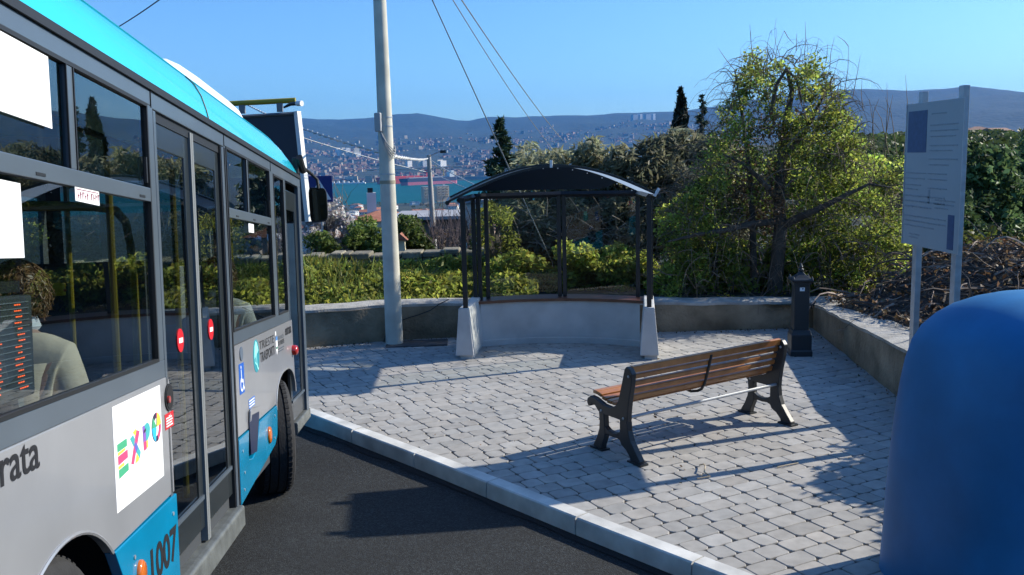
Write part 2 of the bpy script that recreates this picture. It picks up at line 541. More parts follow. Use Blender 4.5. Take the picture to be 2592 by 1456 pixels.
# ------------------------------------------------------------------ low walls round the plaza
m_wall = mat('old_render', (0.13, 0.102, 0.064), rough=0.95, color2=(0.33, 0.26, 0.17), vscale=2.6, detail=9, bump=0.7, bscale=26, bdist=0.03)
m_cope = mat('wall_coping', (0.36, 0.345, 0.31), rough=0.95, var=0.25, vscale=5, bump=0.6, bscale=40, bdist=0.02)
def low_wall(name, pts, hs, thick, label):
    """pts: front line, thickness to the left of the line's direction"""
    P = np.array(pts, float); cl = np.concatenate([[0], np.cumsum(np.linalg.norm(np.diff(P, axis=0), axis=1))])
    root = empty(name, (*P[len(P) // 2], 0), label, 'wall')
    t = np.arange(0, cl[-1] + 0.001, 0.12)
    X = np.stack([np.interp(t, cl, P[:, 0]), np.interp(t, cl, P[:, 1])], 1)
    d = np.gradient(X, axis=0); d /= np.linalg.norm(d, axis=1)[:, None]; n = np.stack([-d[:, 1], d[:, 0]], 1)
    H = np.interp(t, cl, hs)
    r1, r2 = [], []
    for i in range(len(t)):
        nz = lambda k, s_: 0.5 * mnoise.noise(Vector((t[i] * s_, k * 3.1, 7))) 
        h = H[i] + 0.03 * nz(1, 2)
        f = lambda u, z: (X[i][0] + n[i][0] * u, X[i][1] + n[i][1] * u, z)
        r1.append([f(0.03 * nz(2, 1.5), -0.2), f(0.012 + 0.04 * nz(3, 2), h * 0.45), f(0.02 + 0.04 * nz(4, 2.4), h - 0.05), f(thick - 0.02, h - 0.05), f(thick, -0.6)])
        o1 = 0.03 * nz(5, 4)
        r2.append([f(0.018 + o1, h - 0.05), f(0.02 + o1, h - 0.015), f(0.05 + o1, h + 0.012 * nz(8, 6)), f(thick * 0.5, h + 0.012 + 0.015 * nz(6, 3)), f(thick - 0.02, h), f(thick, h - 0.05)])
    a = MB(); a.loft(r1, closed=True); a.build('wall_face', m_wall, root, smooth=True, angle=60)
    a = MB(); a.loft(r2, closed=True); a.build('coping', m_cope, root, smooth=True, angle=50)
    return root
low_wall('low_wall', WALLF + [(4.85, 12.94)], [0.55, 0.53, 0.53, 0.52, 0.43, 0.39, 0.39], 0.45,
         'low stained concrete wall behind the bus shelter, running along the back of the plaza')
low_wall('low_wall', [(3.97, 1.0), (3.97, 5.0), (3.97, 9.06), (4.34, 12.90)][::1], [0.58, 0.57, 0.56, 0.385], -0.45,
         'low rough concrete wall beside the information board, meeting the back wall at a corner')

# ------------------------------------------------------------------ terrain to the horizon
PL = [(13, .36), (15, .34), (17.5, .25), (18.2, .1), (21.5, -.6), (45, -2.7), (60, -5.0), (100, -9), (300, -26), (600, -45), (1000, -64), (1500, -80), (1850, -88),
      (1950, -97), (3480, -97), (3560, -89), (4200, -62), (5500, 2), (7400, 175)]
PR = [(13, .36), (18, .35), (30, .3), (60, .4), (150, 1.2), (220, 2.2), (300, 3.2), (420, 3), (900, -40), (2000, -62), (3560, -70), (4200, -60), (5500, 2), (7400, 185)]
RPX = [(-2500, 300), (0, 300), (755, 299), (855, 302), (956, 295), (1006, 289), (1057, 287), (1107, 295), (1157, 304), (1187, 305), (1238, 294), (1308, 296),
       (1399, 292), (1509, 289), (1610, 286), (1711, 281), (1811, 268), (1912, 250), (2063, 232), (2163, 226), (2214, 226), (2314, 231), (2415, 223), (2455, 219), (2516, 226), (2592, 233), (2900, 240), (4500, 250)]
_az, _el = [], []
for x, y in RPX:
    d = ray(x, y); _az.append(math.atan2(d[0], d[1])); _el.append(d[2] / math.hypot(d[0], d[1]))
def sstep(a, b, x):
    t = np.clip((x - a) / (b - a), 0, 1); return t * t * (3 - 2 * t)
def terrain_z(x, y):
    x = np.asarray(x, float); y = np.asarray(y, float)
    r = np.hypot(x, y); az = np.arctan2(x, y)
    zl = np.interp(np.log(r), np.log([p[0] for p in PL]), [p[1] for p in PL])
    zr = np.interp(np.log(r), np.log([p[0] for p in PR]), [p[1] for p in PR])
    k = sstep(RAD(2.0), RAD(11.0), az)
    z = zl * (1 - k) + zr * k
    zrid = 2.58 + 9500 * np.interp(az, _az, _el)
    t = np.clip((r - 7400) / 2100.0, 0, 1)
    t2 = np.clip((r - 5200) / 4300.0, 0, 1)
    kr = sstep(RAD(14), RAD(22), az)
    tt = (t * t * 0.35 + t * 0.65) * (1 - kr) + (t2 ** 1.5) * kr
    z = np.where(r > 5200, z + (zrid - z) * tt, z)
    z = np.where(r > 9500, zrid - (r - 9500) * 0.35, z)
    bk = np.abs(az) > RAD(100)
    z = np.where(bk & (r < 9500), np.minimum(0.3 + 0.1 * (r - 13), 60), z)
    return z
az = np.concatenate([np.arange(-180, -66, 4.0), np.arange(-66, 66.1, 0.4), np.arange(70, 180, 4.0)])
rr = np.concatenate([np.geomspace(13.42, 400, 70), np.geomspace(400, 11300, 95)[1:]])
AZ, RR = np.meshgrid(np.radians(az), rr, indexing='ij')
X, Y = RR * np.sin(AZ), RR * np.cos(AZ)
Z = terrain_z(X, Y)
nz = np.array([mnoise.fractal(Vector((a / 420, b / 420, 0.3)), 0.9, 2.1, 5) for a, b in zip(X.ravel(), Y.ravel())]).reshape(X.shape)
edge = np.clip(1 - np.abs(RR - 9500) / 900, 0, 1)
Z = Z + nz * np.clip((RR - 3800) / 5000, 0, 1) * 46 * (1 - 0.75 * edge) + nz * 0.01 * np.clip(RR - 30, 0, 250) * (RR < 1800)
na, nr = X.shape
vs = np.stack([X.ravel(), Y.ravel(), Z.ravel()], 1)
fs = []
for i in range(na):
    i2 = (i + 1) % na
    for j in range(nr - 1):
        fs.append((i * nr + j, i2 * nr + j, i2 * nr + j + 1, i * nr + j + 1))
vs[:, 2] = np.maximum(vs[:, 2], -98)
m_ter = mat('hillside', (0.005, 0.019, 0.013), rough=1.0, color2=(0.017, 0.033, 0.027), vscale=0.012, detail=12, bump=1.0, bscale=0.02, bdist=14.0)
mb = MB(); mb.add(vs, fs); ter = mb.build('terrain', m_ter, smooth=True, angle=80, recalc=False)
tag(ter, kind='structure')
mb = MB(); mb.add([(4.4, 0, .34), (4.4, 9.06, .34), (4.75, 13.5, .34), (5.0, 14.5, .34), (30, 6, .36), (30, -8, .36), (4.4, -8, .34)], [tuple(range(7))])
m_soil = mat('bank_soil', (0.10, 0.075, 0.045), rough=1.0, color2=(0.06, 0.07, 0.025), vscale=3, bump=1.0, bscale=12, bdist=0.05)
tag(mb.build('bank', m_soil), kind='structure')
m_sea = mat('sea', (0.001, 0.075, 0.072), rough=0.5, spec=0.06, bump=0.25, bscale=0.08, bdist=1.0, var=0.12, vscale=0.004)
mb = MB(); n = 96
mb.add([(700, 700, -90)] and [(r * math.sin(a), r * math.cos(a), -90) for r in (900,) for a in np.linspace(-1.5, 0.6, n)] +
       [(r * math.sin(a), r * math.cos(a), -90) for r in (3900,) for a in np.linspace(-1.5, 0.6, n)],
       [(i, i + 1, n + i + 1, n + i) for i in range(n - 1)])
tag(mb.build('sea', m_sea), kind='structure')

# air
HAZE = 5.0e-5
if HAZE:
    mh = bpy.data.materials.new('air'); mh.use_nodes = True
    hn = mh.node_tree.nodes; hn.remove(hn['Principled BSDF'])
    pv = hn.new('ShaderNodeVolumePrincipled'); pv.inputs['Color'].default_value = (0.07, 0.37, 0.92, 1)
    pv.inputs['Density'].default_value = HAZE; pv.inputs['Anisotropy'].default_value = 0.0
    mh.node_tree.links.new(pv.outputs[0], hn['Material Output'].inputs['Volume'])
    mb = MB(); mb.box((0, 0, 320), (23400, 23400, 840))
    tag(mb.build('haze', mh), kind='stuff')
def atx(px, py, x):
    d = ray(px, py); return EYE + d * (x / d[0])
m_iron = mat('cast_iron', (0.022, 0.025, 0.027), rough=0.42, spec=0.5, bump=0.15, bscale=160, bdist=0.002)
m_black = mat('black_frame', (0.010, 0.012, 0.014), rough=0.4)
m_white = mat('white_plaster', (0.50, 0.495, 0.475), rough=0.9, var=0.14, vscale=3, bump=0.5, bscale=220, bdist=0.003)
m_alu = mat('pale_aluminium', (0.62, 0.64, 0.67), rough=0.35, metal=0.3)
m_galv = mat('galvanised_steel', (0.42, 0.44, 0.46), rough=0.45, metal=0.6, var=0.12, vscale=14)
m_wood = mat('varnished_slat', (0.32, 0.115, 0.030), rough=0.36, color2=(0.48, 0.195, 0.055), vscale=7, detail=8, coat=0.3)
m_dwood = mat('dark_shelf_wood', (0.10, 0.04, 0.025), rough=0.35, var=0.25, vscale=6)
m_clear = glass('shelter_glass', (0.86, 0.90, 0.88), base=0.035, gain=0.5, power=4)

# ------------------------------------------------------------------ bus shelter
SO = np.array((-0.63, 11.38)); sa = math.atan2(-0.26, 2.33)
A_ = np.array((math.cos(sa), math.sin(sa))); B_ = np.array((-A_[1], A_[0]))
def S(u, v, z):
    p = SO + A_ * u + B_ * v; return Vector((p[0], p[1], z))
root = empty('bus_shelter', S(1.2, 0.5, 0), 'open bus shelter with arched dark roof, glass back and white curved base wall', 'bus shelter')
def pillar(u0, lean):
    mb = MB()
    rings = []
    for z, k in ((0.05, 1.0), (0.64, 0.56), (0.66, 0.54)):
        w_ = 0.118 * k
        rings.append([S(u0 - w_, 0.02 + (1 - k) * 0.05, z), S(u0 + w_, 0.02 + (1 - k) * 0.05, z), S(u0 + w_ + lean, 1.02, z), S(u0 - w_ + lean, 1.02, z)])
    mb.loft(rings)
    o = mb.build('side_pillar', m_white, root, bevel=0.008)
    mb = MB(); mb.prism([(u0 - 0.06, 0.05), (u0 + 0.10, 0.05), (u0 + 0.10 + lean, 0.98), (u0 - 0.06 + lean, 0.98)], -0.05, 0.05, lambda x, y, h: S(x, y, h))
    mb.build('plinth', m_white, o)
pillar(0.0, 0.02); pillar(2.345, 0.03)
def wall_v(u): return 0.84 + 0.24 * (1 - ((u - 1.17) / 1.07) ** 2)
mb = MB(); us = np.linspace(0.10, 2.25, 24)
rings = [[S(u, wall_v(u), -0.05), S(u, wall_v(u), 0.585), S(u, wall_v(u) + 0.2, 0.585), S(u, wall_v(u) + 0.2, -0.05)] for u in us]
mb.loft(rings); mb.build('base_wall', m_white, root, smooth=True)
mb = MB(); rings = [[S(u, wall_v(u) - 0.03, -0.05), S(u, wall_v(u) - 0.03, 0.075), S(u, wall_v(u) + 0.01, 0.085), S(u, wall_v(u) + 0.01, -0.05)] for u in us]
mb.loft(rings); mb.build('skirting', m_white, root, smooth=True)
mb = MB(); us = np.linspace(0.02, 2.33, 24)
rings = [[S(u, wall_v(u) - 0.035, 0.587), S(u, wall_v(u) - 0.04, 0.625), S(u, wall_v(u) + 0.33, 0.628), S(u, wall_v(u) + 0.33, 0.587)] for u in us]
mb.loft(rings); mb.build('shelf', m_dwood, root, smooth=True)
def post(u, v, z0, z1, w_=0.058, name='post', m=None):
    mb = MB(); mb.prism([(u - w_ / 2, v - w_ / 2), (u + w_ / 2, v - w_ / 2), (u + w_ / 2, v + w_ / 2), (u - w_ / 2, v + w_ / 2)], z0, z1, lambda x, y, h: S(x, y, h))
    return mb.build(name, m or m_black, root, bevel=0.004)
post(0.02, 0.10, 0.655, 2.06); post(2.345, 0.10, 0.655, 2.02)
rear = {0.02: 0.98, 0.085: 1.0, 0.185: 1.06, 1.165: 1.24, 1.235: 1.24, 2.235: 1.10}
for u, v in rear.items(): post(u, v, 0.625, 2.03, 0.055)
post(2.41, 0.70, 0.62, 2.05, 0.02)
mb = MB()
bl = [(-0.02, 0.10), (0.03, 0.98), (0.185, 1.06), (1.2, 1.24), (2.235, 1.10), (2.345, 0.10)]
for (u0, v0), (u1, v1) in zip(bl[:-1], bl[1:]):
    mb.tube([S(u0, v0, 2.035), S(u1, v1, 2.035)], 0.040, 4)
mb.build('top_beam', m_black, root)
def pane(u0, v0, u1, v1, z0, z1):
    mb = MB(); mb.add([S(u0, v0, z0), S(u1, v1, z0), S(u1, v1, z1), S(u0, v0, z1)], [(0, 1, 2, 3)])
    mb.build('glass_panel', m_clear, root, recalc=False)
pane(0.215, 1.065, 1.137, 1.235, 0.66, 1.99); pane(1.265, 1.235, 2.205, 1.105, 0.66, 1.99)
pane(0.02, 0.14, 0.02, 0.95, 0.70, 1.98); pane(2.36, 0.15, 2.41, 0.68, 0.70, 1.98)
m_roof = mat('smoked_roof', (0.006, 0.013, 0.022), rough=0.5, spec=0.2)
m_vault = mat('roof_sheet', (0.24, 0.31, 0.40), rough=0.35, trans=0.8)
def front(a):
    u = -0.14 + 2.60 * a
    k = (a - 0.53) / (0.53 if a < 0.53 else 0.47)
    lo = 1.965 if a < 0.53 else 2.005
    return u, lo + (2.425 - lo) * math.cos(k * math.pi / 2 * 0.93) ** 1.05
def S2(u, v, z): return S(u - .17 * max(0, v), v, z)
mb = MB(); VR = 1.06
rings = []
for i in range(41):
    u, z = front(i / 40); rings.append([S2(u, -0.06, z), S2(u, VR, z)])
mb.add([q for r in rings for q in r], [(2 * i, 2 * i + 1, 2 * i + 3, 2 * i + 2) for i in range(40)]); roof = mb.build('roof', m_vault, root, smooth=True, angle=40)
pts = [(0.22, 2.105), (1.98, 2.105), (2.10, 2.165)]
aa = [a for a in np.linspace(0.97, 0.02, 40) if front(a)[1] > 2.12]
pts = [(0.10, 2.11), (1.93, 2.105), (2.06, 2.15)] + [(front(a)[0], front(a)[1] - .004) for a in aa if front(a)[0] < 2.14]
mb = MB(); mb.prism(pts, VR - .03, VR - .012, lambda x, y, h: S2(x, h, y)); mb.build('gable_panel', m_roof, root)
mb = MB()
mb.loft([[S2(front(a)[0], VR - .01, front(a)[1] + 0.002), S2(front(a)[0], VR - .01, front(a)[1] + 0.028), S2(front(a)[0], VR + .03, front(a)[1] + 0.028), S2(front(a)[0], VR + .03, front(a)[1] + 0.002)] for a in np.linspace(0, 1, 40)])
mb.build('edge_trim', m_black, roof, smooth=True)
for a, nm in ((0.0, 'eave'), (1.0, 'eave')):
    u, z = front(a); mb = MB(); mb.tube([S2(u, -.08, z), S2(u, VR + .03, z)], .03, 6); mb.build('eave_rail', m_black, roof)
mb = MB()
mb.loft([[S2(front(a)[0], -0.085, front(a)[1] - 0.004), S2(front(a)[0], -0.085, front(a)[1] + 0.026), S2(front(a)[0], -0.055, front(a)[1] + 0.026), S2(front(a)[0], -0.055, front(a)[1] - 0.004)] for a in np.linspace(0, 1, 40)])
mb.build('edge_trim', m_black, roof, smooth=True)
mb = MB()
u, z = front(0.5); mb.box(S2(u, -0.09, z + 0.04), (0.03, 0.06, 0.09), rz=sa)
u, z = front(0.985); mb.box(S2(u + 0.01, -0.085, z + 0.03), (0.03, 0.1, 0.11), rz=sa, rot=Matrix.Rotation(sa, 3, 'Z') @ Matrix.Rotation(0.55, 3, 'Y'))
build_each(mb, 'bracket', m_alu, roof)
mb = MB()
for a in np.linspace(0.12, 0.95, 12):
    u, z = front(a); mb.lathe([(0.008, 0), (0.008, 0.01)], S2(u, VR - .035, z - 0.03), 8, M=Matrix.Rotation(math.pi / 2, 3, 'X'))
build_each(mb, 'rivet', m_alu, roof)

# ------------------------------------------------------------------ park bench
b0 = atz(1614, 1174)[:2]; b1 = atz(1994, 1074)[:2]
bt = (b1 - b0); blen = float(np.linalg.norm(bt)); bt /= blen; bn = np.array((-bt[1], bt[0]))
b0 = b0 + bn * 0.05
def Bn(a, p, z):
    q = b0 + bt * a + bn * p; return Vector((q[0], q[1], z))
root = empty('park_bench', Bn(blen / 2, 0.2, 0), 'slatted wooden park bench on dark cast iron legs, seen from behind', 'bench')
up_ = [(.02, .80), (.06, .815), (.085, .79), (.105, .72), (.14, .60), (.17, .50), (.21, .445), (.28, .415), (.38, .42), (.49, .455), (.555, .462), (.60, .43), (.605, .39), (.585, .36),
       (.555, .37), (.535, .395), (.49, .385), (.445, .345), (.42, .335), (.05, .335), (.045, .42), (.03, .52), (.0, .66), (-.012, .76)]
fl_ = [(.435, .345), (.425, .27), (.432, .19), (.47, .10), (.51, .04), (.52, 0), (.395, 0), (.39, .05), (.36, .12), (.345, .165), (.355, .22), (.36, .345)]
rl_ = [(.052, .345), (.15, .345), (.15, .22), (.155, .165), (.13, .12), (.07, .09), (.02, .04), (.01, 0), (-.115, 0), (-.11, .035), (-.055, .10), (.01, .18), (.043, .26)]
ar_ = [(.10, .235), (.15, .232), (.20, .205), (.25, .197), (.31, .205), (.36, .232), (.40, .235), (.40, .165), (.36, .15), (.31, .163), (.25, .158), (.19, .163), (.14, .15), (.10, .165)]
for a in (0.0, blen):
    mb = MB()
    for poly, t in ((up_, .026), (fl_, .0285), (rl_, .0285), (ar_, .0255)):
        mb.prism(poly, a - t, a + t, lambda x, y, h: Bn(h, x, y))
    o = mb.build('end_frame', m_iron, root, bevel=0.007)
    mb = MB()
    for p, z in ((.03, .735), (.40, .36), (.10, .36)):
        for s_ in (-1, 1):
            q = Bn(a + s_ * 0.026, p, z); mb.lathe([(.012, -.006), (.012, .006), (.006, .010)], q, 10, M=Matrix((bt.tolist() + [0], bn.tolist() + [0], [0, 0, 1])).transposed() @ Matrix.Rotation(s_ * math.pi / 2, 3, 'Y'))
    build_each(mb, 'bolt', m_galv, o)
    mb = MB(); mb.box(Bn(a, .457, .008), (.09, .17, .016), rz=math.atan2(bt[1], bt[0])); mb.box(Bn(a, -.05, .008), (.09, .17, .016), rz=math.atan2(bt[1], bt[0]))
    build_each(mb, 'foot_plate', m_iron, o)
back = [(.050, .785, .25, .064), (.075, .716, .24, .045), (.093, .650, .24, .045), (.112, .584, .26, .045), (.14, .516, .34, .05)]
seat = [(.215, .462, -2.0, .06), (.285, .440, -1.66, .06), (.355, .440, -1.5, .06), (.425, .455, -1.38, .06), (.49, .478, -1.34, .06), (.55, .487, -1.57, .06)]
for k, (p, z, an, h) in enumerate(back + seat):
    mb = MB(); c, s_ = math.cos(an), math.sin(an)
    hh, tt = h / 2, 0.016
    poly = [(p + c * x - s_ * y * 1, z + (-s_ * x * -1) * 1 + c * y) for x, y in ((-tt, -hh), (tt, -hh), (tt, hh), (-tt, hh))]
    mb.prism(poly, 0.024 if k else 0.018, blen - 0.024, lambda x, y, hgt: Bn(hgt, x, y))
    mb.build('back_slat' if k < 5 else 'seat_slat', m_wood, root, bevel=0.007)
mb = MB(); pr = [(.045, .80), (.07, .70), (.10, .60), (.125, .52), (.165, .462), (.215, .435), (.30, .415), (.42, .428), (.53, .465)]
for (x0, y0), (x1, y1) in zip(pr[:-1], pr[1:]):
    mb.tube([Bn(blen / 2, x0 - .012, y0 - .012), Bn(blen / 2, x1 - .012, y1 - .014)], 0.013, 6)
mb.build('centre_strap', m_iron, root, smooth=True)
mb = MB(); mb.tube([Bn(0, .08, .365), Bn(blen, .08, .365)], .014, 10); mb.build('tie_rod', m_galv, root, smooth=True)

# ------------------------------------------------------------------ drinking fountain
fp = atz(2023, 897); fx, fy = fp[0], fp[1]
root = empty('drinking_fountain', (fx, fy, 0), 'dark cast iron drinking fountain with pointed cap, by the corner of the walls', 'fountain')
Rf = Matrix.Rotation(RAD(45 - 6), 3, 'Z')
def sq(pr, name, parent, n=4, m=m_iron, bev=0.006, M=Rf):
    mb = MB(); mb.lathe(pr, (fx, fy, 0), n, M=M); return mb.build(name, m, parent, bevel=bev)
q2 = 2 ** .5 / 2
sq([(.27 * q2, -.02), (.27 * q2, .06), (.25 * q2, .08), (.25 * q2, .27), (.23 * q2, .29), (.21 * q2, .33)], 'plinth', root)
sq([(.185 * q2, .325), (.185 * q2, .90)], 'shaft', root)
cap = sq([(.20 * q2, .895), (.215 * q2, .91), (.215 * q2, .925), (.26 * q2, .945), (.265 * q2, .965), (.19 * q2, .985), (.10 * q2, 1.02), (.055 * q2, 1.05), (.05 * q2, 1.06)], 'cap', root)
mb = MB(); mb.lathe([(.02, 1.055), (.035, 1.07), (.035, 1.085), (.018, 1.10), (.024, 1.115), (.012, 1.14), (.002, 1.165)], (fx, fy, 0), 12); mb.build('finial', m_iron, cap, smooth=True)
mb = MB()
for sx in (-1, 1):
    for sy in (-1, 1):
        q = Rf @ Vector((0.16 * sx * (sx == sy) * 1.0, 0, 0)) if 0 else Matrix.Rotation(RAD(-6), 3, 'Z') @ Vector((.112 * sx, .112 * sy, 0))
        mb.lathe([(.02, .97), (.016, .985), (.004, 1.01)], (fx + q.x, fy + q.y, 0), 8)
build_each(mb, 'corner_knob', m_iron, cap, smooth=True)
mb = MB(); fd = Matrix.Rotation(RAD(-6), 3, 'Z')
mb.box(Vector((fx, fy, .845)) + fd @ Vector((0, -.0955, 0)), (.058, .004, .045), rz=RAD(-6)); lab = mb.build('notice_plate', mat('notice_white', (.75, .77, .78), rough=.4), root)
mb = MB(); mb.box(Vector((fx, fy, .852)) + fd @ Vector((0.006, -.0985, 0)), (.018, .002, .016), rz=RAD(-6)); mb.build('notice_mark', mat('notice_ink', (.03, .10, .2), rough=.5), lab)
mb = MB(); o_ = Vector((fx, fy, .62)); mb.tube([o_ + fd @ Vector(q) for q in ((.08, 0, 0), (.14, 0, .01), (.175, 0, .035), (.185, 0, .06))], .011, 8); mb.tube([o_ + fd @ Vector(q) for q in ((.14, 0, .01), (.15, 0, -.04))], .009, 8); mb.build('tap', m_iron, root, smooth=True)

# ------------------------------------------------------------------ concrete utility pole
m_pole = mat('pole_concrete', (0.52, 0.50, 0.42), rough=0.8, var=0.16, vscale=3.5, bump=0.3, bscale=120, bdist=0.003)
px_, py_ = -1.665, 12.50
root = empty('utility_pole', (px_, py_, 0), 'thick tapering pale concrete utility pole rising past the top of the picture', 'pole')
mb = MB(); mb.lathe([(.122, -.3), (.122, 0), (.099, 3.0), (.085, 4.8), (.062, 8.4)], (px_, py_, 0), 32); mb.build('shaft', m_pole, root, smooth=True)
def band(z, h=.03, k=0.0): 
    r = .122 - .0077 * z + .004; MB_ = MB(); MB_.lathe([(r - .002, z), (r + k, z), (r + k, z + h), (r - .002, z + h)], (px_, py_, 0), 32); return MB_
m_cab = mat('grey_cable', (0.30, 0.31, 0.31), rough=0.6)
band(2.235, .045).build('band', mat('band_tan', (.30, .26, .18), rough=.7), root, smooth=True, angle=30)
for z in (2.36, 3.0, 3.12): band(z, .014, .002).build('strap', m_galv, root, smooth=True, angle=30)
mb = MB(); mb.box((px_ - .075, py_ - .10, 3.06), (.095, .08, .25), rz=-.3); jb = mb.build('junction_box', mat('box_grey', (.34, .35, .35), rough=.55), root, bevel=.015)
for k in range(4):
    mb = MB(); ph = k * .25
    pts = []
    for i in range(14):
        t = i / 13; an = -2.2 + t * 2.1 + .06 * k; z = 2.94 - .42 * math.sin(t * math.pi * .62) ** 1.2 * (1 - .08 * k) + (.10 * t * t)
        r = .122 - .0077 * z + .012 + .05 * math.sin(t * math.pi) * (.4 + .2 * k)
        pts.append((px_ + r * math.cos(an), py_ + r * math.sin(an), z))
    mb.tube(pts, .007, 6); mb.build('cable_loop', m_cab, root, smooth=True)
# a dark cable along the foot of the wall by the pole
pts = [(px_ - .16, 12.6, .02), (px_ - .13, 12.66, .16), (px_ - .08, 12.70, .24), (px_ + .2, 12.74, .33), (px_ + .33, 12.77, .36), (px_ + .5, 12.79, .42), (px_ + .62, 12.80, .50), (px_ + .75, 12.9, .55)]
mb = MB(); mb.tube(pts, .007, 6); tag(mb.build('wall_cable', m_black, smooth=True), 'thin black cable hanging over the low wall beside the concrete pole', 'cable')
mb = MB(); c_ = atz(1075, 868); mb.box((c_[0] - .1, c_[1] - .05, .004), (.85, .42, .02), rz=.05)
tag(mb.build('inspection_cover', mat('cover_dark', (.06, .06, .06), rough=.9, var=.3, vscale=8)), 'dark flat inspection cover in the paving between pole and shelter', 'cover')

# ------------------------------------------------------------------ information board
m_board = mat('board_face', (0.27, 0.315, 0.335), rough=0.55, var=0.03, vscale=2)
m_ink = mat('board_ink', (0.215, 0.255, 0.28), rough=0.6)
m_bblue = mat('board_blue', (0.030, 0.065, 0.15), rough=0.5, var=0.15, vscale=20)
root = empty('information_board', (3.83, 8.16, 0), 'grey information board with faded text and a blue square, on two metal posts', 'sign')
for y in (8.54, 7.78):
    mb = MB(); mb.box((3.84, y, 1.535), (.055, .085, 3.07)); mb.build('post', m_galv, root, bevel=.004)
XB = 3.79
mb = MB(); YF, YN, ZT, ZB = 8.76, 7.66, 2.965, 1.65
mb.box((XB + .012, (YF + YN) / 2, (ZT + ZB) / 2), (.024, YF - YN, ZT - ZB)); pan = mb.build('panel', m_board, root, bevel=.003)
mb = MB(); mb.box((XB + .012, YN - .006, (ZT + ZB) / 2), (.034, .014, ZT - ZB + .01)); mb.box((XB + .012, YF + .006, (ZT + ZB) / 2), (.034, .014, ZT - ZB + .01)); build_each(mb, 'edge_strip', m_galv, pan)
def strip(mb, ya, yb, za, zb, e=.0015):
    mb.box((XB - e, (ya + yb) / 2, (za + zb) / 2), (.003, abs(yb - ya), abs(zb - za)))
mb = MB(); strip(mb, 8.72, 8.335, 2.895, 2.515); mb.build('blue_square', m_bblue, pan)
mb = MB(); strip(mb, 7.86, 7.75, 1.98, 1.68); mb.build('blue_strip', m_bblue, pan)
mb = MB()
def lines(y0, y1, z, n, dz, h=.012, fill=.85):
    for k in range(n):
        y = y0; 
        end = y1 + (y0 - y1) * random.uniform(0, .35) if k == n - 1 else y1
        while y > end + .02:
            l = random.uniform(.02, .07); strip(mb, y, max(y - l, end), z - k * dz, z - k * dz - h * random.uniform(.7, 1)); y -= l + .012
lines(8.25, 7.95, 2.86, 1, .03); lines(8.27, 7.75, 2.76, 3, .05); lines(8.27, 7.74, 2.58, 2, .045); lines(8.27, 7.74, 2.46, 2, .05)
lines(8.27, 7.9, 2.33, 2, .05); lines(8.27, 7.78, 2.2, 1, .03); lines(8.74, 8.32, 2.33, 2, .05); lines(8.74, 8.40, 2.22, 2, .04); lines(8.12, 7.74, 2.10, 3, .035)
strip(mb, 8.26, 8.22, 2.18, 2.06)
lines(8.74, 7.93, 2.12, 3, .05, .016); lines(8.74, 7.9, 1.93, 3, .045, .014); lines(8.62, 8.4, 1.76, 2, .03)
mb.build('printed_text', m_ink, pan)

# ------------------------------------------------------------------ recycling bell
m_blue = mat('blue_plastic', (0.014, 0.155, 0.345), rough=0.55, spec=0.4, var=0.20, vscale=2.2, bump=0.12, bscale=35, bdist=0.004)
cx_, cy_ = 2.95, 5.0
root = empty('recycling_container', (cx_, cy_, 0), 'large smooth blue plastic recycling container with rounded shoulders, in the near corner', 'container')
prof = [(.90, .0), (.888, .2), (.875, .5), (.853, .8), (.828, 1.05), (.806, 1.2), (.783, 1.32), (.745, 1.44), (.695, 1.53), (.63, 1.60), (.54, 1.66), (.42, 1.705), (.29, 1.735), (.14, 1.755), (.02, 1.76)]
rings = []; rot = RAD(16)
for r, z in prof:
    R_ = []
    for k in range(72):
        an = 2 * math.pi * k / 72; e = 3.4 if z < 1.5 else 3.4 - 1.2 * (z - 1.5) / .26
        c, s_ = math.cos(an), math.sin(an); q = r * 0.76 / ((abs(c) ** e + abs(s_) ** e) ** (1 / e))
        R_.append((cx_ + q * math.cos(an + rot), cy_ + q * math.sin(an + rot), z))
    rings.append(R_)
mb = MB(); mb.loft(rings); mb.build('shell', m_blue, root, smooth=True, angle=60)
mb = MB(); mb.lathe([(.70, -.02), (.70, .05), (.68, .07)], (cx_, cy_, 0), 48); mb.build('base_ring', m_blue, root, smooth=True)
mb = MB(); mb.lathe([(.13, 0), (.13, .03), (.10, .035)], (cx_ + .80, cy_ + .26, 1.28), 24, M=Matrix.Rotation(RAD(16), 3, 'Z') @ Matrix.Rotation(RAD(75), 3, 'Y')); mb.build('filling_hole', m_black, root, smooth=True)

# dry twig on the paving
t0 = atz(1772, 1185)
for k, (pts, r, lb) in enumerate([([(0, .03, .01), (.03, .0, .03), (.02, -.10, .05), (.0, -.16, .02), (.03, -.24, .012), (-.08, -.27, .008)], .006, 'curled pale dry twig lying on the pavers behind the bench'),
                             ([(.62, -.05, .006), (.70, -.02, .010), (.82, .04, .006)], .005, 'short straight pale twig on the pavers beside the large shadow')]):
    mb = MB(); mb.tube([(t0[0] + a, t0[1] + b, c + .004) for a, b, c in pts], r, 6)
    tag(mb.build('twig', mat('dry_twig', (.45, .36, .24), rough=.8), smooth=True), lb, 'twig')
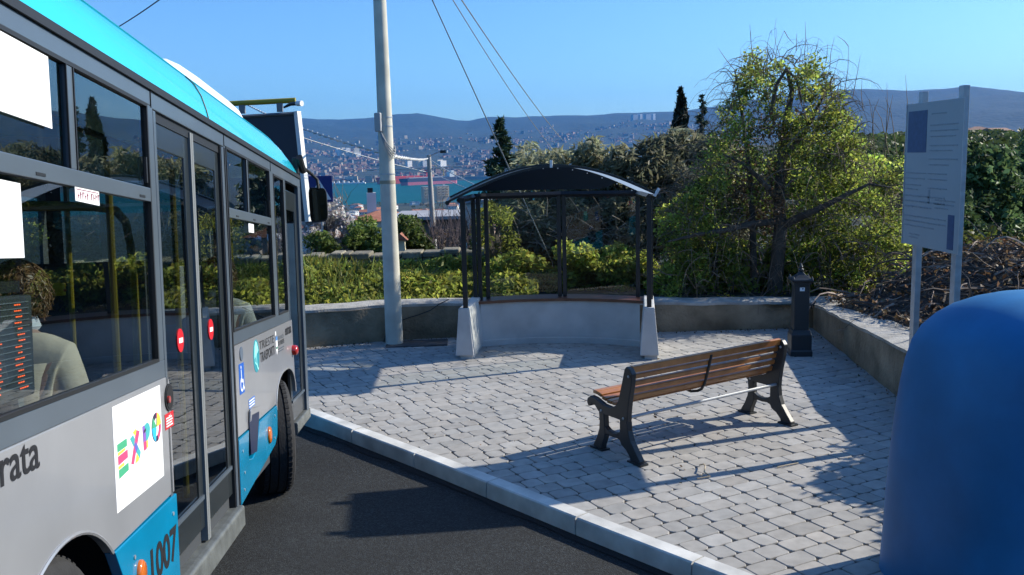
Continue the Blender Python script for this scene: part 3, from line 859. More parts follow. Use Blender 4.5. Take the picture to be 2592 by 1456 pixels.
# ------------------------------------------------------------------ the bus
BW = 2.35
bus_mw = Matrix(((BF.x, -BR.x, BU.x, 0), (BF.y, -BR.y, BU.y, 0), (BF.z, -BR.z, BU.z, 0), (0, 0, 0, 1)))
bo = Vector(EYE) - BR * BD - BU * BH
bus_mw.translation = bo
bus = empty('bus', None, 'grey and turquoise city bus with dark doors, pulled up at the kerb', 'bus', mw=bus_mw)
def B(s, v, w_):      # along the bus, out of its right side, above the level of the eye  ->  local point
    return Vector((s, -v, w_ + BH))
def bpx(px, py, v=0.0):   # the same for a place in the photograph, on the plane v
    r = Vector(ray(px, py)); t = (v - BD) / r.dot(BR)
    return r.dot(BF) * t, r.dot(BU) * t
m_silver = mat('bus_silver', (0.33, 0.335, 0.345), rough=0.30, metal=0.35, coat=0.4, var=0.07, vscale=2.2)
m_cyan = mat('bus_cyan', (0.02, 0.50, 0.66), rough=0.22, coat=0.5, var=0.03, vscale=1)
m_bluep = mat('bus_blue', (0.0, 0.19, 0.345), rough=0.25, coat=0.4, var=0.12, vscale=3)
m_dgrey = mat('bus_dark_grey', (0.075, 0.095, 0.115), rough=0.35, coat=0.2, var=0.06, vscale=3)
m_rub = mat('rubber', (0.008, 0.009, 0.010), rough=0.55)
m_wpod = mat('bus_white', (0.78, 0.78, 0.76), rough=0.35)
m_tyre = mat('tyre_rubber', (0.016, 0.016, 0.017), rough=0.85, bump=0.4, bscale=60, var=0.25, vscale=12)
m_step = mat('step_metal', (0.13, 0.14, 0.135), rough=0.5, metal=0.3, var=0.25, vscale=10, bump=0.2, bscale=40)
m_ink2 = mat('letter_black', (0.012, 0.012, 0.014), rough=0.5)
m_paper = mat('white_paper', (0.74, 0.74, 0.73), rough=0.6)
m_wsign = mat('white_vinyl', (0.80, 0.80, 0.79), rough=0.4)
m_red = mat('red_vinyl', (0.55, 0.010, 0.018), rough=0.4)
m_amber = mat('amber_lens', (0.50, 0.12, 0.01), rough=0.15, coat=0.6)
m_redl = mat('red_lens', (0.35, 0.02, 0.015), rough=0.2, coat=0.6)
m_yel = mat('yellow_rail', (0.20, 0.155, 0.008), rough=0.35)
m_dgl = glass('door_glass', (0.42, 0.47, 0.47), base=0.05, gain=0.85, power=3.2)
m_wgl = glass('window_glass', (0.56, 0.63, 0.62), base=0.05, gain=0.85, power=3.0)
m_int = mat('interior_grey', (0.16, 0.18, 0.19), rough=0.7, var=0.1, vscale=3)
m_intd = mat('interior_dark', (0.035, 0.04, 0.045), rough=0.8)
m_chas = mat('chassis_black', (0.006, 0.006, 0.007), rough=0.9)

def panel(name, poly, v0, v1, m, parent=bus, bevel=0.0, label=None):
    mb = MB(); mb.prism(poly, v0, v1, lambda a, b, h: B(a, h, b)); return mb.build(name, m, parent, bevel=bevel, label=label)
def rect(name, s0, s1, w0, w1, v0, v1, m, parent=bus, bevel=0.0):
    return panel(name, [(s0, w0), (s1, w0), (s1, w1), (s0, w1)], v0, v1, m, parent, bevel)
AR, AF = 3.05, 7.50
def arc_r(): return [(AR + .55 * math.cos(a), -1.43 + .55 * math.sin(a)) for a in np.linspace(0.755, math.pi - 0.755, 20)]
def arc_f():
    pts = []
    for a in np.linspace(0.0, math.pi, 22):
        c, s_ = math.cos(a), math.sin(a); pts.append((AF + .49 * math.copysign(abs(c) ** .8, c), -1.12 + .25 * s_ ** .9))
    return pts
# body sides
ar = arc_r()
panel('side_panel', [(.6, -.5), (.6, -1.045)] + ar[::-1] + [(4.27, -1.035), (4.27, -.53), (4.25, -.5)], -.03, .004, m_silver, bevel=.004)
panel('skirt_panel', [(ar[0][0] + .005, -1.055), (4.275, -1.045), (4.275, -1.475), (3.6, -1.475), (3.598, -1.40), (3.56, -1.22)], -.03, .012, m_bluep, bevel=.005)
panel('skirt_panel', [(.6, -1.055), (.6, -1.475), (2.5, -1.475), (2.502, -1.40), (2.54, -1.22), (ar[-1][0] - .005, -1.055)], -.03, .012, m_bluep, bevel=.005)
af = arc_f()
panel('side_panel', [(5.655, -.5), (5.655, -1.06)] + [(7.0, -1.075)] + af[::-1] + [(7.985, -.96), (7.95, -.56), (7.94, -.495)], -.03, .004, m_silver, bevel=.004)
panel('skirt_panel', [(5.63, -1.07), (5.94, -1.07), (5.9, -1.20), (5.90, -1.25), (6.02, -1.27), (6.17, -1.24), (6.30, -1.08), (6.995, -1.085), (7.005, -1.13), (6.97, -1.30), (6.86, -1.355), (5.63, -1.475)], -.03, .012, m_bluep, bevel=.005)
# wheel arch lips
for f_, nm in ((arc_r(), 'arch_lip'), (arc_f(), 'arch_lip')):
    mb = MB(); mb.tube([B(a, .004, b) for a, b in f_], .008, 6); mb.build(nm, m_silver, bus, smooth=True)
# wheel housings and floor
for a0, hw, wt in ((AR, .60, -.84), (AF, .60, -.83)):
    mb = MB(); pts = [(a0 - hw, -1.5)] + [(a0 + hw * math.cos(a), -1.25 + (wt + 1.25) * math.sin(a)) for a in np.linspace(math.pi, 0, 14)] + [(a0 + hw, -1.5)]
    n = len(pts); mb.add([B(a, -.035, b) for a, b in pts] + [B(a, -.62, b) for a, b in pts], [(i, i + 1, n + i + 1, n + i) for i in range(n - 1)] + [tuple(range(n, 2 * n))])
    mb.build('wheel_housing', m_chas, bus, recalc=False)
mb = MB()
for s0, s1 in ((.65, 2.44), (3.66, 6.89), (8.11, 8.75)): mb.box(B((s0 + s1) / 2, -BW / 2, -1.44), (s1 - s0, BW - .08, .10))
for s0, s1 in ((2.44, 3.66), (6.89, 8.11)): mb.box(B((s0 + s1) / 2, -BW / 2, -1.44), (s1 - s0, BW - 1.30, .10))
mb.build('floor', m_intd, bus)
mb = MB(); mb.box(B(4.7, -BW / 2, -1.55), (6.6, 1.0, .12)); mb.build('chassis', m_chas, bus)
# rails and pillars of the window band
rect('roof_gutter', .62, 8.80, .783, .815, -.04, .014, m_rub)
mb = MB()
def bar(s0, s1, w0, w1, v0=-.035, v1=.002): mb.prism([(s0, w0), (s1, w0), (s1, w1), (s0, w1)], v0, v1, lambda a, b, h: B(a, h, b))
bar(.62, 4.185, .715, .783); bar(4.195, 5.615, .705, .783); bar(5.625, 7.20, .715, .783); bar(7.21, 8.80, .70, .783)
bar(.62, 4.22, -.5, -.42); bar(5.64, 7.86, -.495, -.415)
bar(.62, .85, -.42, .715); bar(1.62, 1.74, -.42, .715); bar(4.13, 4.215, -.42, .715); bar(5.605, 5.66, -.415, .715); bar(7.14, 7.31, -.415, .715); bar(7.79, 7.86, -.415, .70)
bar(8.66, 8.80, -1.47, .70)
mb.build('window_surround', m_dgrey, bus, bevel=.004)
mb = MB()
for s_ in (4.19, 5.62, 7.205): mb.box(B(s_, .001, .745), (.006, .008, .075))
build_each(mb, 'panel_gap', m_rub, bus)
def window(s0, s1, w0, w1, mid=None, mulls=(), m=m_wgl):
    f = MB(); g = .014
    for a0, a1, b0_, b1_ in ((s0, s1, w0, w0 + g), (s0, s1, w1 - g, w1), (s0, s0 + g, w0 + g, w1 - g), (s1 - g, s1, w0 + g, w1 - g)):
        f.prism([(a0, b0_), (a1, b0_), (a1, b1_), (a0, b1_)], -.02, .006, lambda a, b, h: B(a, h, b))
    win = f.build('window', m_rub, bus)
    if mid:
        fr = MB(); fr.prism([(s0 + g, mid[0]), (s1 - g, mid[0]), (s1 - g, mid[1]), (s0 + g, mid[1])], -.02, .007, lambda a, b, h: B(a, h, b))
        for q in mulls:
            fr.prism([(q - .03, mid[1]), (q + .03, mid[1]), (q + .03, w1 - g), (q - .03, w1 - g)], -.02, .004, lambda a, b, h: B(a, h, b))
        fr.build('cross_bar', m_dgrey, win, bevel=.003)
        fr = MB()
        for q in np.linspace(s0 + .25, s1 - .12, 3): fr.prism([(q - .05, mid[0] + .012), (q + .02, mid[0] + .012), (q + .02, mid[0] + .022), (q - .05, mid[0] + .022)], .006, .009, lambda a, b, h: B(a, h, b))
        for q in mulls: fr.prism([(q - .034, mid[1]), (q - .028, mid[1]), (q - .028, w1 - g), (q - .034, w1 - g)], .002, .008, lambda a, b, h: B(a, h, b)); fr.prism([(q + .028, mid[1]), (q + .036, mid[1]), (q + .036, w1 - g), (q + .028, w1 - g)], .002, .008, lambda a, b, h: B(a, h, b))
        fr.prism([(s1 - .07, mid[1] + .02), (s1 - .055, mid[1] + .02), (s1 - .055, mid[1] + .13), (s1 - .07, mid[1] + .13)], .0, .010, lambda a, b, h: B(a, h, b))
        build_each(fr, 'catch', m_rub, win)
    p = MB(); p.add([B(s0, -.008, w0), B(s1, -.008, w0), B(s1, -.008, w1), B(s0, -.008, w1)], [(0, 1, 2, 3)]); p.build('pane', m, win, recalc=False)
    return win
window(.85, 1.62, -.42, .715, (.285, .345), ())
W1 = window(1.74, 4.13, -.42, .715, (.285, .345), (3.265,))
W2 = window(5.66, 7.14, -.415, .715, (.285, .345), (6.28,))
window(7.31, 7.79, -.415, .70)
# doors
def leaf(s0, s1, fs=.065, fe=.085, w0=-1.375, w1=.705, gb=-1.21, gt=.545):
    f = MB()
    for a0, a1, b0_, b1_ in ((s0, s0 + fs, w0, w1), (s1 - fe, s1, w0, w1), (s0 + fs, s1 - fe, w0, gb), (s0 + fs, s1 - fe, gt, w1)):
        f.prism([(a0, b0_), (a1, b0_), (a1, b1_), (a0, b1_)], -.045, -.018, lambda a, b, h: B(a, h, b))
    d = f.build('door_leaf', m_dgrey if False else mat('door_frame', (.020, .025, .027), rough=.3, coat=.4), bus, bevel=.004)
    p = MB(); p.add([B(s0 + fs, -.024, gb), B(s1 - fe, -.024, gb), B(s1 - fe, -.024, gt), B(s0 + fs, -.024, gt)], [(0, 1, 2, 3)]); p.build('pane', m_dgl, d, recalc=False)
    r = MB(); r.prism([(s0 + .02, gb - .012), (s1 - .02, gb - .012), (s1 - .02, gb + .010), (s0 + .02, gb + .010)], -.02, -.008, lambda a, b, h: B(a, h, b)); r.build('glazing_bar', m_dgrey, d)
    return d
D1 = leaf(4.255, 4.865); D2 = leaf(4.925, 5.53)
for d, s0, s1 in ((D1, 4.865, 4.893), (D2, 4.897, 4.925)):
    r = MB(); r.prism([(s0, -1.45), (s1, -1.45), (s1, .69), (s0, .69)], -.04, -.004, lambda a, b, h: B(a, h, b)); r.build('edge_seal', mat('seal_grey', (.16, .17, .17), rough=.6), d)
rect('door_post', 4.215, 4.25, -1.46, .70, -.04, .004, m_dgrey, bevel=.003); rect('door_post', 5.545, 5.60, -1.46, .70, -.04, .004, m_dgrey, bevel=.003)
rect('door_seal', 5.602, 5.628, -1.46, .70, -.035, .008, m_rub)
rect('door_seal', 5.53, 5.545, -1.46, .70, -.05, -.002, m_rub)
rect('door_header', 4.25, 5.545, .66, .705, -.05, -.012, m_rub)
D3 = leaf(7.88, 8.64, .10, .13, -1.38, .63, -1.20, .46)
rect('door_post', 7.86, 7.885, -.50, .70, -.04, .004, m_dgrey)
# no entry discs on the two leaves
def disc(s_, w_, rs, rw, v, n=28): return [(s_ + rs * math.cos(a), w_ + rw * math.sin(a)) for a in np.linspace(0, 2 * math.pi, n, endpoint=False)]
for d, s_, w_ in ((D1, 4.575, -.365), (D2, 5.195, -.36)):
    m1 = MB(); m1.prism(disc(s_, w_, .058, .058, 0), -.024, -.020, lambda a, b, h: B(a, h, b)); m1.prism([(s_ - .034, w_ - .012), (s_ + .034, w_ - .012), (s_ + .034, w_ + .012), (s_ - .034, w_ + .012)], -.020, -.018, lambda a, b, h: B(a, h, b), 1)
    m1.build('no_entry_sticker', [m_red, m_wsign], d)
# steps
mb = MB(); mb.prism([(0, -1.46), (.026, -1.464), (.034, -1.474), (.036, -1.585), (.015, -1.60), (-.2, -1.60), (-.2, -1.46)], 4.24, 5.60, lambda a, b, h: B(h, a, b)); mb.build('door_step', m_step, bus, bevel=.006)
mb = MB(); mb.prism([(4.28, -1.458), (5.52, -1.458), (5.52, -1.30), (4.28, -1.30)], -.06, -.05, lambda a, b, h: B(a, h, b)); mb.build('step_riser', mat('step_pale', (.42, .40, .36), rough=.6, var=.2, vscale=9), bus)
mb = MB(); mb.prism([(0, -1.395), (.012, -1.40), (.015, -1.48), (0, -1.50), (-.2, -1.50), (-.2, -1.395)], 7.985, 8.80, lambda a, b, h: B(h, a, b)); mb.build('door_step', m_step, bus, bevel=.006)
# front, rear, far side, roof
mb = MB(); 
def ring(s_, dv=0.0, w0=-1.47, w1=.80): return [B(s_, -dv, w0), B(s_, -dv, w1), B(s_, -BW + dv, w1), B(s_, -BW + dv, w0)]
mb.loft([ring(8.80, .0, -1.48, -.55), ring(8.86, .03, -1.46, -.55), ring(8.92, .20, -1.44, -.55)]); mb.build('front_bumper', m_bluep, bus, smooth=True, angle=30)
mb = MB(); mb.loft([ring(8.80, .03, -.55, -.42), ring(8.88, .15, -.55, -.42)]); mb.build('front_rail', m_dgrey, bus)
wf = MB(); wf.loft([[B(8.80, -.01, -.42), B(8.80, -.01, .80), B(8.80, -.05, .80), B(8.80, -.05, -.42)], [B(8.87, -.14, -.42), B(8.84, -.14, .80), B(8.80, -.16, .80), B(8.83, -.16, -.42)]]); wf.build('corner_pillar', m_rub, bus)
wf = MB(); wf.loft([[B(8.80, -BW + .01, -.42), B(8.80, -BW + .01, .80), B(8.80, -BW + .05, .80), B(8.80, -BW + .05, -.42)], [B(8.87, -BW + .14, -.42), B(8.84, -BW + .14, .80), B(8.80, -BW + .16, .80), B(8.83, -BW + .16, -.42)]]); wf.build('corner_pillar', m_rub, bus)
mb = MB(); mb.add([B(8.865, -.15, -.42), B(8.865, -BW + .15, -.42), B(8.835, -BW + .15, .80), B(8.835, -.15, .80)], [(0, 1, 2, 3)]); mb.build('windscreen', m_wgl, bus, recalc=False)
mb = MB(); mb.box(B(.62, -BW / 2, -.34), (.06, BW, 2.28)); mb.build('rear_wall', m_silver, bus, bevel=.02)
mb = MB(); V0, V1 = -BW, -BW + .03
def fbar(s0, s1, w0, w1): mb.prism([(s0, w0), (s1, w0), (s1, w1), (s0, w1)], V0, V1, lambda a, b, h: B(a, h, b))
fbar(.65, 8.80, -1.47, -.42); fbar(.65, 8.80, .66, .80)
for q in (.65, 2.1, 3.7, 5.3, 6.9, 8.68): fbar(q, q + .12, -.42, .66)
mb.build('far_side', m_int, bus)
for q0, q1 in ((.77, 2.1), (2.22, 3.7), (3.82, 5.3), (5.42, 6.9), (7.02, 8.68)):
    mb = MB(); mb.add([B(q0, -BW + .012, -.42), B(q1, -BW + .012, -.42), B(q1, -BW + .012, .66), B(q0, -BW + .012, .66)], [(0, 1, 2, 3)]); mb.build('far_window', m_wgl, bus, recalc=False)
half = [(.0, .815), (-.012, .87), (-.035, .945), (-.07, 1.01), (-.12, 1.062), (-.20, 1.10), (-.34, 1.125), (-.6, 1.14), (-BW / 2, 1.145)]
sect = half + [(-BW - a, b) for a, b in half[-2::-1]]
rings = []
for s_ in [.6, .8, 2, 4, 5.265, 5.275, 6.5, 7.6, 8.0, 8.25, 8.45, 8.6, 8.72, 8.80, 8.85]:
    k = 1.0 if s_ < 7.6 else max(0.0, 1 - ((s_ - 7.6) / 1.30) ** 2.6)
    ins = 0 if s_ < 8.6 else (s_ - 8.6) ** 2 * 1.1
    rings.append([B(s_, max(-BW + ins, min(-ins, a)), .815 + (b - .815) * (0.30 + .70 * k)) for a, b in sect])
mb = MB(); mb.loft(rings); roof = mb.build('roof', m_cyan, bus, smooth=True, angle=40)
mb = MB(); pts = [B(5.27, a + .002, b + .001) for a, b in half[:6]]; mb.tube(pts, .004, 6); mb.build('roof_seam', m_rub, roof)
mb = MB(); mb.tube([B(s_, -.118, 1.063 if s_ < 7.6 else .815 + .246 * (.3 + .7 * max(0, 1 - ((s_ - 7.6) / 1.3) ** 2.6)) + .001) for s_ in np.linspace(.7, 8.5, 40)], .0035, 6); mb.build('roof_seam', mat('seam_teal', (.01, .28, .36), rough=.4), roof)
mb = MB(); mb.box(B(4.7, -BW / 2, .86), (8.1, BW - .12, .04)); mb.build('ceiling', m_int, bus)
# fairing on the roof
rings = []
for s_, h, sh in ((5.75, .02, .5), (5.80, .10, .7), (5.92, .17, .85), (6.15, .215, .95), (6.6, .225, 1), (7.6, .225, 1), (8.0, .21, .97), (8.2, .16, .9), (8.33, .09, .75), (8.38, .02, .5)):
    rings.append([B(s_, a, 1.12 + b * h * 1.12) for a, b in ((-.33, 0), (-.335 - .03 * (1 - sh), .45), (-.37 - .05 * (1 - sh), .8), (-.45 - .1 * (1 - sh), .97), (-.7, 1.02), (-1.65, 1.02), (-1.9, .97), (-2.0, .5), (-2.02, 0))])
mb = MB(); mb.loft(rings); mb.build('roof_fairing', m_wpod, bus, smooth=True, angle=50)
# wheels
def wheel(s_, v_, steer=0.0):
    M = Matrix.Rotation(steer, 3, 'Z') @ Matrix.Rotation(math.pi / 2, 3, 'X')
    c = B(s_, v_, -1.40)
    prof = [(.28, -.13), (.33, -.138), (.40, -.136), (.43, -.125), (.448, -.10), (.45, -.075), (.44, -.072), (.44, -.062), (.45, -.059), (.45, -.006), (.44, -.004), (.44, .004), (.45, .006), (.45, .059), (.44, .062), (.44, .072), (.45, .075), (.448, .10), (.43, .125), (.40, .136), (.33, .138), (.28, .13)]
    g = empty('wheel', None, mw=Matrix.Identity(4)); g.parent = bus
    mb = MB(); mb.lathe(prof, c, 56, M=M); t = mb.build('tyre', m_tyre, g, smooth=True, angle=25)
    mb = MB()
    for k in range(56):
        a = 2 * math.pi * k / 56
        for z in (-.088, .088):
            q = M @ Vector((.4485 * math.cos(a), .4485 * math.sin(a), z)) + c
            R2 = M @ Matrix.Rotation(a, 3, 'Z'); mb.box(q, (.008, .028, .03), rot=R2)
    mb.build('tread_blocks', m_tyre, g)
    mb = MB(); mb.lathe([(.285, -.09), (.285, -.12), (.265, -.125), (.24, -.07), (.12, -.05), (.11, -.09), (.05, -.10)], c, 32, M=M); mb.lathe([(.27, .05), (.27, .12), (.1, .1)], c, 24, M=M); mb.build('rim', m_galv, g, smooth=True, angle=30)
wheel(AF - .05, -.125, RAD(17)); wheel(AR, -.19); wheel(AF - .05, -BW + .24, RAD(17)); wheel(AR, -BW + .2)
# mirror on its arm
mx0, mw0 = bpx(780, 474, -.02)
mb = MB()
def mp(px, py, y): 
    q = Vector(aty(px, py, y)); return bus_mw.inverted() @ q
YM = float((bus_mw @ B(9.15, 0, 0)).y)
arm = [mp(762, 408, YM - .35), mp(768, 425, YM - .15), mp(788, 440, YM), mp(803, 455, YM), mp(806, 478, YM)]
mb.tube(arm, .016, 8); mb.tube([mp(757, 398, YM - .38), mp(763, 420, YM - .3), mp(768, 434, YM - .25)], .034, 8)
mir = mb.build('mirror_arm', m_rub, bus, smooth=True)
cs = [mp(779, 473, YM), mp(826, 476, YM), mp(831, 560, YM), mp(786, 566, YM)]
c0 = (cs[0] + cs[1] + cs[2] + cs[3]) / 4
def rr_loop(k, dx):
    out = []
    for u in np.linspace(0, 2 * math.pi, 32, endpoint=False):
        a = math.copysign(abs(math.cos(u)) ** .35, math.cos(u)) * k; b = math.copysign(abs(math.sin(u)) ** .35, math.sin(u)) * k
        a, b = (a + 1) / 2, (b + 1) / 2
        q = (cs[3] * (1 - a) + cs[2] * a) * (1 - b) + (cs[0] * (1 - a) + cs[1] * a) * b
        out.append(q + Vector((dx, 0, 0)))
    return out
mb = MB(); mb.loft([rr_loop(.90, -.004), rr_loop(.98, -.008), rr_loop(1.0, .02), rr_loop(.95, .07), rr_loop(.7, .11)]); mh_ = mb.build('mirror_housing', m_rub, mir, smooth=True, angle=50)
lp = rr_loop(.90, -.006); tilt = [q + Vector((.045 * ((q - c0).y / .11), 0, 0)) * 0 for q in lp]
mb = MB(); mb.add(tilt, [tuple(range(32))]); mb.build('mirror_glass', mat('mirror_dark', (.05, .06, .055), rough=.06, metal=0.9), mir)
mb = MB(); mb.box(B(8.74, -.02, .90), (.09, .06, .16)); mb.build('mirror_bracket', m_rub, bus, bevel=.012)
# lamps, hatches, discs and stickers on the side
def prism_v(mb, poly, v0, v1, mi=0): mb.prism(poly, v0, v1, lambda a, b, h: B(a, h, b), mi)
def dome(name, s_, w_, rs, rw, h, m, parent=bus, v=.004):
    mb = MB(); n = 24; rings = [[B(s_ + rs * k * math.cos(a), v + z, w_ + rw * k * math.sin(a)) for a in np.linspace(0, 2 * math.pi, n, endpoint=False)] for k, z in ((1, 0), (.97, h * .5), (.8, h * .85), (.3, h))]
    mb.loft(rings); return mb.build(name, m, parent, smooth=True, angle=50)
dome('side_lamp', 7.915, -.755, .055, .045, .05, m_redl)
dome('marker_lamp', 6.62, -1.235, .05, .062, .02, m_amber, v=.012); dome('marker_lamp', 3.72, -1.225, .045, .055, .02, m_amber, v=.012)
mb = MB(); prism_v(mb, disc(5.83, -.565, .045, .045, 0), .003, .010); mb.build('round_cap', mat('cap_grey', (.10, .13, .17), rough=.4), bus, bevel=.002)
mb = MB(); prism_v(mb, disc(4.24, -.595, .062, .062, 0), .003, .010); prism_v(mb, disc(4.24, -.595, .052, .052, 0), .0105, .012, 1); prism_v(mb, disc(4.205, -.60, .014, .016, 0), .012, .022, 2)
mb.build('push_button', [m_rub, m_chas, m_redl], bus)
mb = MB(); prism_v(mb, [(4.17, -.735), (4.305, -.735), (4.305, -.665), (4.17, -.665)], .004, .0055); 
for k in range(4): prism_v(mb, [(4.185, -.725 + k * .012), (4.285 - .01 * (k % 2), -.725 + k * .012), (4.285 - .01 * (k % 2), -.719 + k * .012), (4.185, -.719 + k * .012)], .0055, .0065, 1)
prism_v(mb, [(4.22, -.675), (4.24, -.683), (4.26, -.673), (4.24, -.679)], .0055, .0065, 1)
mb.build('red_notice', [m_red, m_wsign], bus)
# wheelchair sign
mb = MB(); prism_v(mb, [(5.745, -.815), (5.895, -.815), (5.895, -.625), (5.745, -.625)], .004, .0055)
fl = lambda x, y: (5.745 + .15 * x, -.815 + .19 * y)
prism_v(mb, [fl(.40 + .07 * math.cos(a), .88 + .055 * math.sin(a)) for a in np.linspace(0, 6.28, 14, endpoint=False)], .0055, .0065, 1)
prism_v(mb, [fl(*q) for q in ((.36, .80), (.46, .80), (.49, .47), (.74, .47), (.86, .17), (.94, .20), (.95, .13), (.82, .07), (.68, .37), (.40, .37))], .0055, .0065, 1)
ringp = [fl(.47 + .30 * math.cos(a), .30 + .235 * math.sin(a)) for a in np.linspace(1.9, 6.1, 18)] + [fl(.47 + .21 * math.cos(a), .30 + .165 * math.sin(a)) for a in np.linspace(6.1, 1.9, 18)]
prism_v(mb, ringp, .0055, .0065, 1)
mb.build('wheelchair_sign', [mat('sign_blue', (.005, .09, .42), rough=.4), m_wsign], bus)
mb = MB(); prism_v(mb, [(6.0, -.945), (6.2, -.945), (6.2, -.885), (6.0, -.885)], .004, .0055)
for k in range(3): prism_v(mb, [(6.01, -.938 + k * .018), (6.185, -.938 + k * .018), (6.185, -.930 + k * .018), (6.01, -.930 + k * .018)], .0055, .0062, 1)
mb.build('blue_notice', [mat('sign_blue2', (.03, .14, .5), rough=.4), m_wsign], bus)
# filler recess
mb = MB(); prism_v(mb, [(5.97, -1.235), (6.17, -1.255), (6.285, -1.04), (6.30, -.99), (6.02, -.965), (5.955, -1.02)], .001, .0125); prism_v(mb, [(5.955, -1.02), (5.985, -1.015), (6.01, -.985), (6.30, -1.005), (6.31, -.975), (6.02, -.945), (5.975, -.955)], .0125, .02, 1)
mb.build('filler_recess', [mat('recess_dark', (.004, .012, .045), rough=.4), m_silver], bus)
mb = MB()
for s_, w_ in ((4.2, -1.12), (3.66, -1.14), (5.72, -1.40), (5.72, -1.16), (6.88, -1.14), (6.84, -1.30), (5.75, -1.3)): prism_v(mb, disc(s_, w_, .009, .009, 0, 10), .010, .016)
build_each(mb, 'screw', m_galv, bus)
# lettering
def word(name, txt, s0, w0, s1, w1, m, v=.006, bold=.02):
    mb = MB(); put_text(mb, txt, s0, w0, s1, w1, lambda a, b: B(a, v, b), bold); return mb.build(name, m, bus)
word('lettering', 'entrata', 2.40, -.60, 2.875, -.508, m_ink2, bold=.012)
word('lettering', 'entrata', 7.56, -.60, 7.88, -.53, m_ink2)
word('lettering', '1007', 3.855, -1.33, 4.24, -1.175, m_ink2, v=.0135, bold=.03)
word('lettering', 'TRIESTE', 6.44, -.605, 7.02, -.545, m_ink2, bold=-.004)
word('lettering', 'TRASPORTI', 6.45, -.695, 7.02, -.625, m_ink2, bold=.012)
word('lettering', 'PROVINCIA', 7.20, -.605, 7.48, -.575, m_dgrey, bold=.0)
word('lettering', 'DI TRIESTE', 7.21, -.65, 7.49, -.615, m_ink2, bold=.02)
mb = MB(); prism_v(mb, [(7.21, -.68), (7.47, -.68), (7.47, -.672), (7.21, -.672)], .004, .006); prism_v(mb, [(7.21, -.70), (7.45, -.70), (7.45, -.692), (7.21, -.692)], .004, .006); mb.build('lettering', m_dgrey, bus)
# round emblem with a halberd
mb = MB(); prism_v(mb, disc(6.315, -.632, .105, .112, 0, 40), .004, .0055)
prism_v(mb, [(6.245, -.61), (6.26, -.565), (6.305, -.527), (6.345, -.545), (6.385, -.60), (6.34, -.615), (6.30, -.625), (6.27, -.64), (6.24, -.645)], .0055, .007, 1)
prism_v(mb, [(6.305, -.62), (6.322, -.62), (6.325, -.68), (6.35, -.71), (6.375, -.722), (6.365, -.733), (6.335, -.722), (6.31, -.695)], .0055, .007, 1)
prism_v(mb, [(6.25, -.64), (6.262, -.64), (6.265, -.665), (6.31, -.685), (6.308, -.695), (6.258, -.675)], .0055, .007, 1)
mb.build('round_emblem', [mat('emblem_teal', (.02, .25, .31), rough=.4), mat('emblem_mint', (.30, .78, .70), rough=.4)], bus)
mb = MB(); prism_v(mb, [(7.10, -.585), (7.175, -.585), (7.175, -.67), (7.14, -.715), (7.105, -.67)], .004, .0055); prism_v(mb, [(7.10, -.57), (7.175, -.57), (7.175, -.60), (7.10, -.60)], .0055, .0065, 1); prism_v(mb, [(7.105, -.65), (7.17, -.65), (7.165, -.665), (7.11, -.665)], .0055, .0065, 2)
mb.build('shield_emblem', [m_wsign, mat('shield_blue', (.08, .22, .5), rough=.4), mat('shield_green', (.03, .2, .12), rough=.4)], bus)
mb = MB(); prism_v(mb, disc(7.11, -.545, .022, .018, 0, 14), .004, .0055); mb.build('white_dot', m_wsign, bus)
# poster
pcol = [m_paper, mat('ink_green', (.05, .33, .17)), mat('ink_pink', (.62, .06, .16)), mat('ink_yellow', (.85, .80, .06)), mat('ink_blue', (.10, .11, .42)), mat('ink_teal', (.05, .36, .36)), mat('ink_dark', (.035, .02, .05)), mat('ink_sky', (.03, .42, .75)), mat('ink_violet', (.22, .10, .42)), mat('ink_pale', (.60, .62, .63))]
mb = MB(); P0, P1, Q0, Q1 = 3.515, 4.118, -.925, -.522
prism_v(mb, [(P0, Q0), (P1, Q0), (P1, Q1), (P0, Q1)], .004, .0052)
fl = lambda x, y: (P0 + (P1 - P0) * x, Q0 + (Q1 - Q0) * y)
lay = [0]
def sh(poly, mi):
    lay[0] += 1; h = .0053 + .00013 * lay[0]; mb.add([B(*(lambda q: (q[0], h, q[1]))(fl(*p))) for p in poly], [tuple(range(len(poly)))], mi)
sh([(.055, .555), (.24, .565), (.24, .64), (.055, .63)], 1); sh([(.06, .43), (.245, .45), (.245, .53), (.06, .515)], 2); sh([(.065, .30), (.25, .325), (.25, .40), (.065, .385)], 1)
sh([(.06, .52), (.20, .535), (.20, .56), (.06, .55)], 3); sh([(.06, .39), (.17, .40), (.17, .43), (.06, .42)], 3)
sh([(.36, .66), (.42, .68), (.46, .64), (.42, .60)], 3); sh([(.38, .34), (.45, .35), (.47, .40), (.42, .43)], 3)
sh([(.30, .615), (.36, .635), (.50, .42), (.47, .36)], 5); sh([(.43, .665), (.495, .635), (.35, .345), (.30, .365)], 2); sh([(.37, .535), (.41, .555), (.445, .475), (.40, .445)], 4)
sh([(.57, .41), (.625, .41), (.625, .665), (.56, .665)], 8); sh([(.57, .41), (.625, .41), (.62, .50), (.57, .50)], 2); sh([(.63, .42), (.66, .42), (.66, .50), (.63, .50)], 3)
sh([(.60, .665), (.66, .68), (.705, .65), (.72, .60), (.70, .535), (.65, .495), (.62, .50), (.62, .58)], 5); sh([(.575, .585), (.625, .60), (.625, .63), (.58, .615)], 6)
def seg(a0, a1, mi, r0=.62): 
    A = np.linspace(a0, a1, 12); cx, cy_, rx, ry = .865, .575, .105, .155
    sh([(cx + rx * math.cos(a), cy_ + ry * math.sin(a)) for a in A] + [(cx + rx * r0 * math.cos(a), cy_ + ry * r0 * math.sin(a)) for a in A[::-1]], mi)
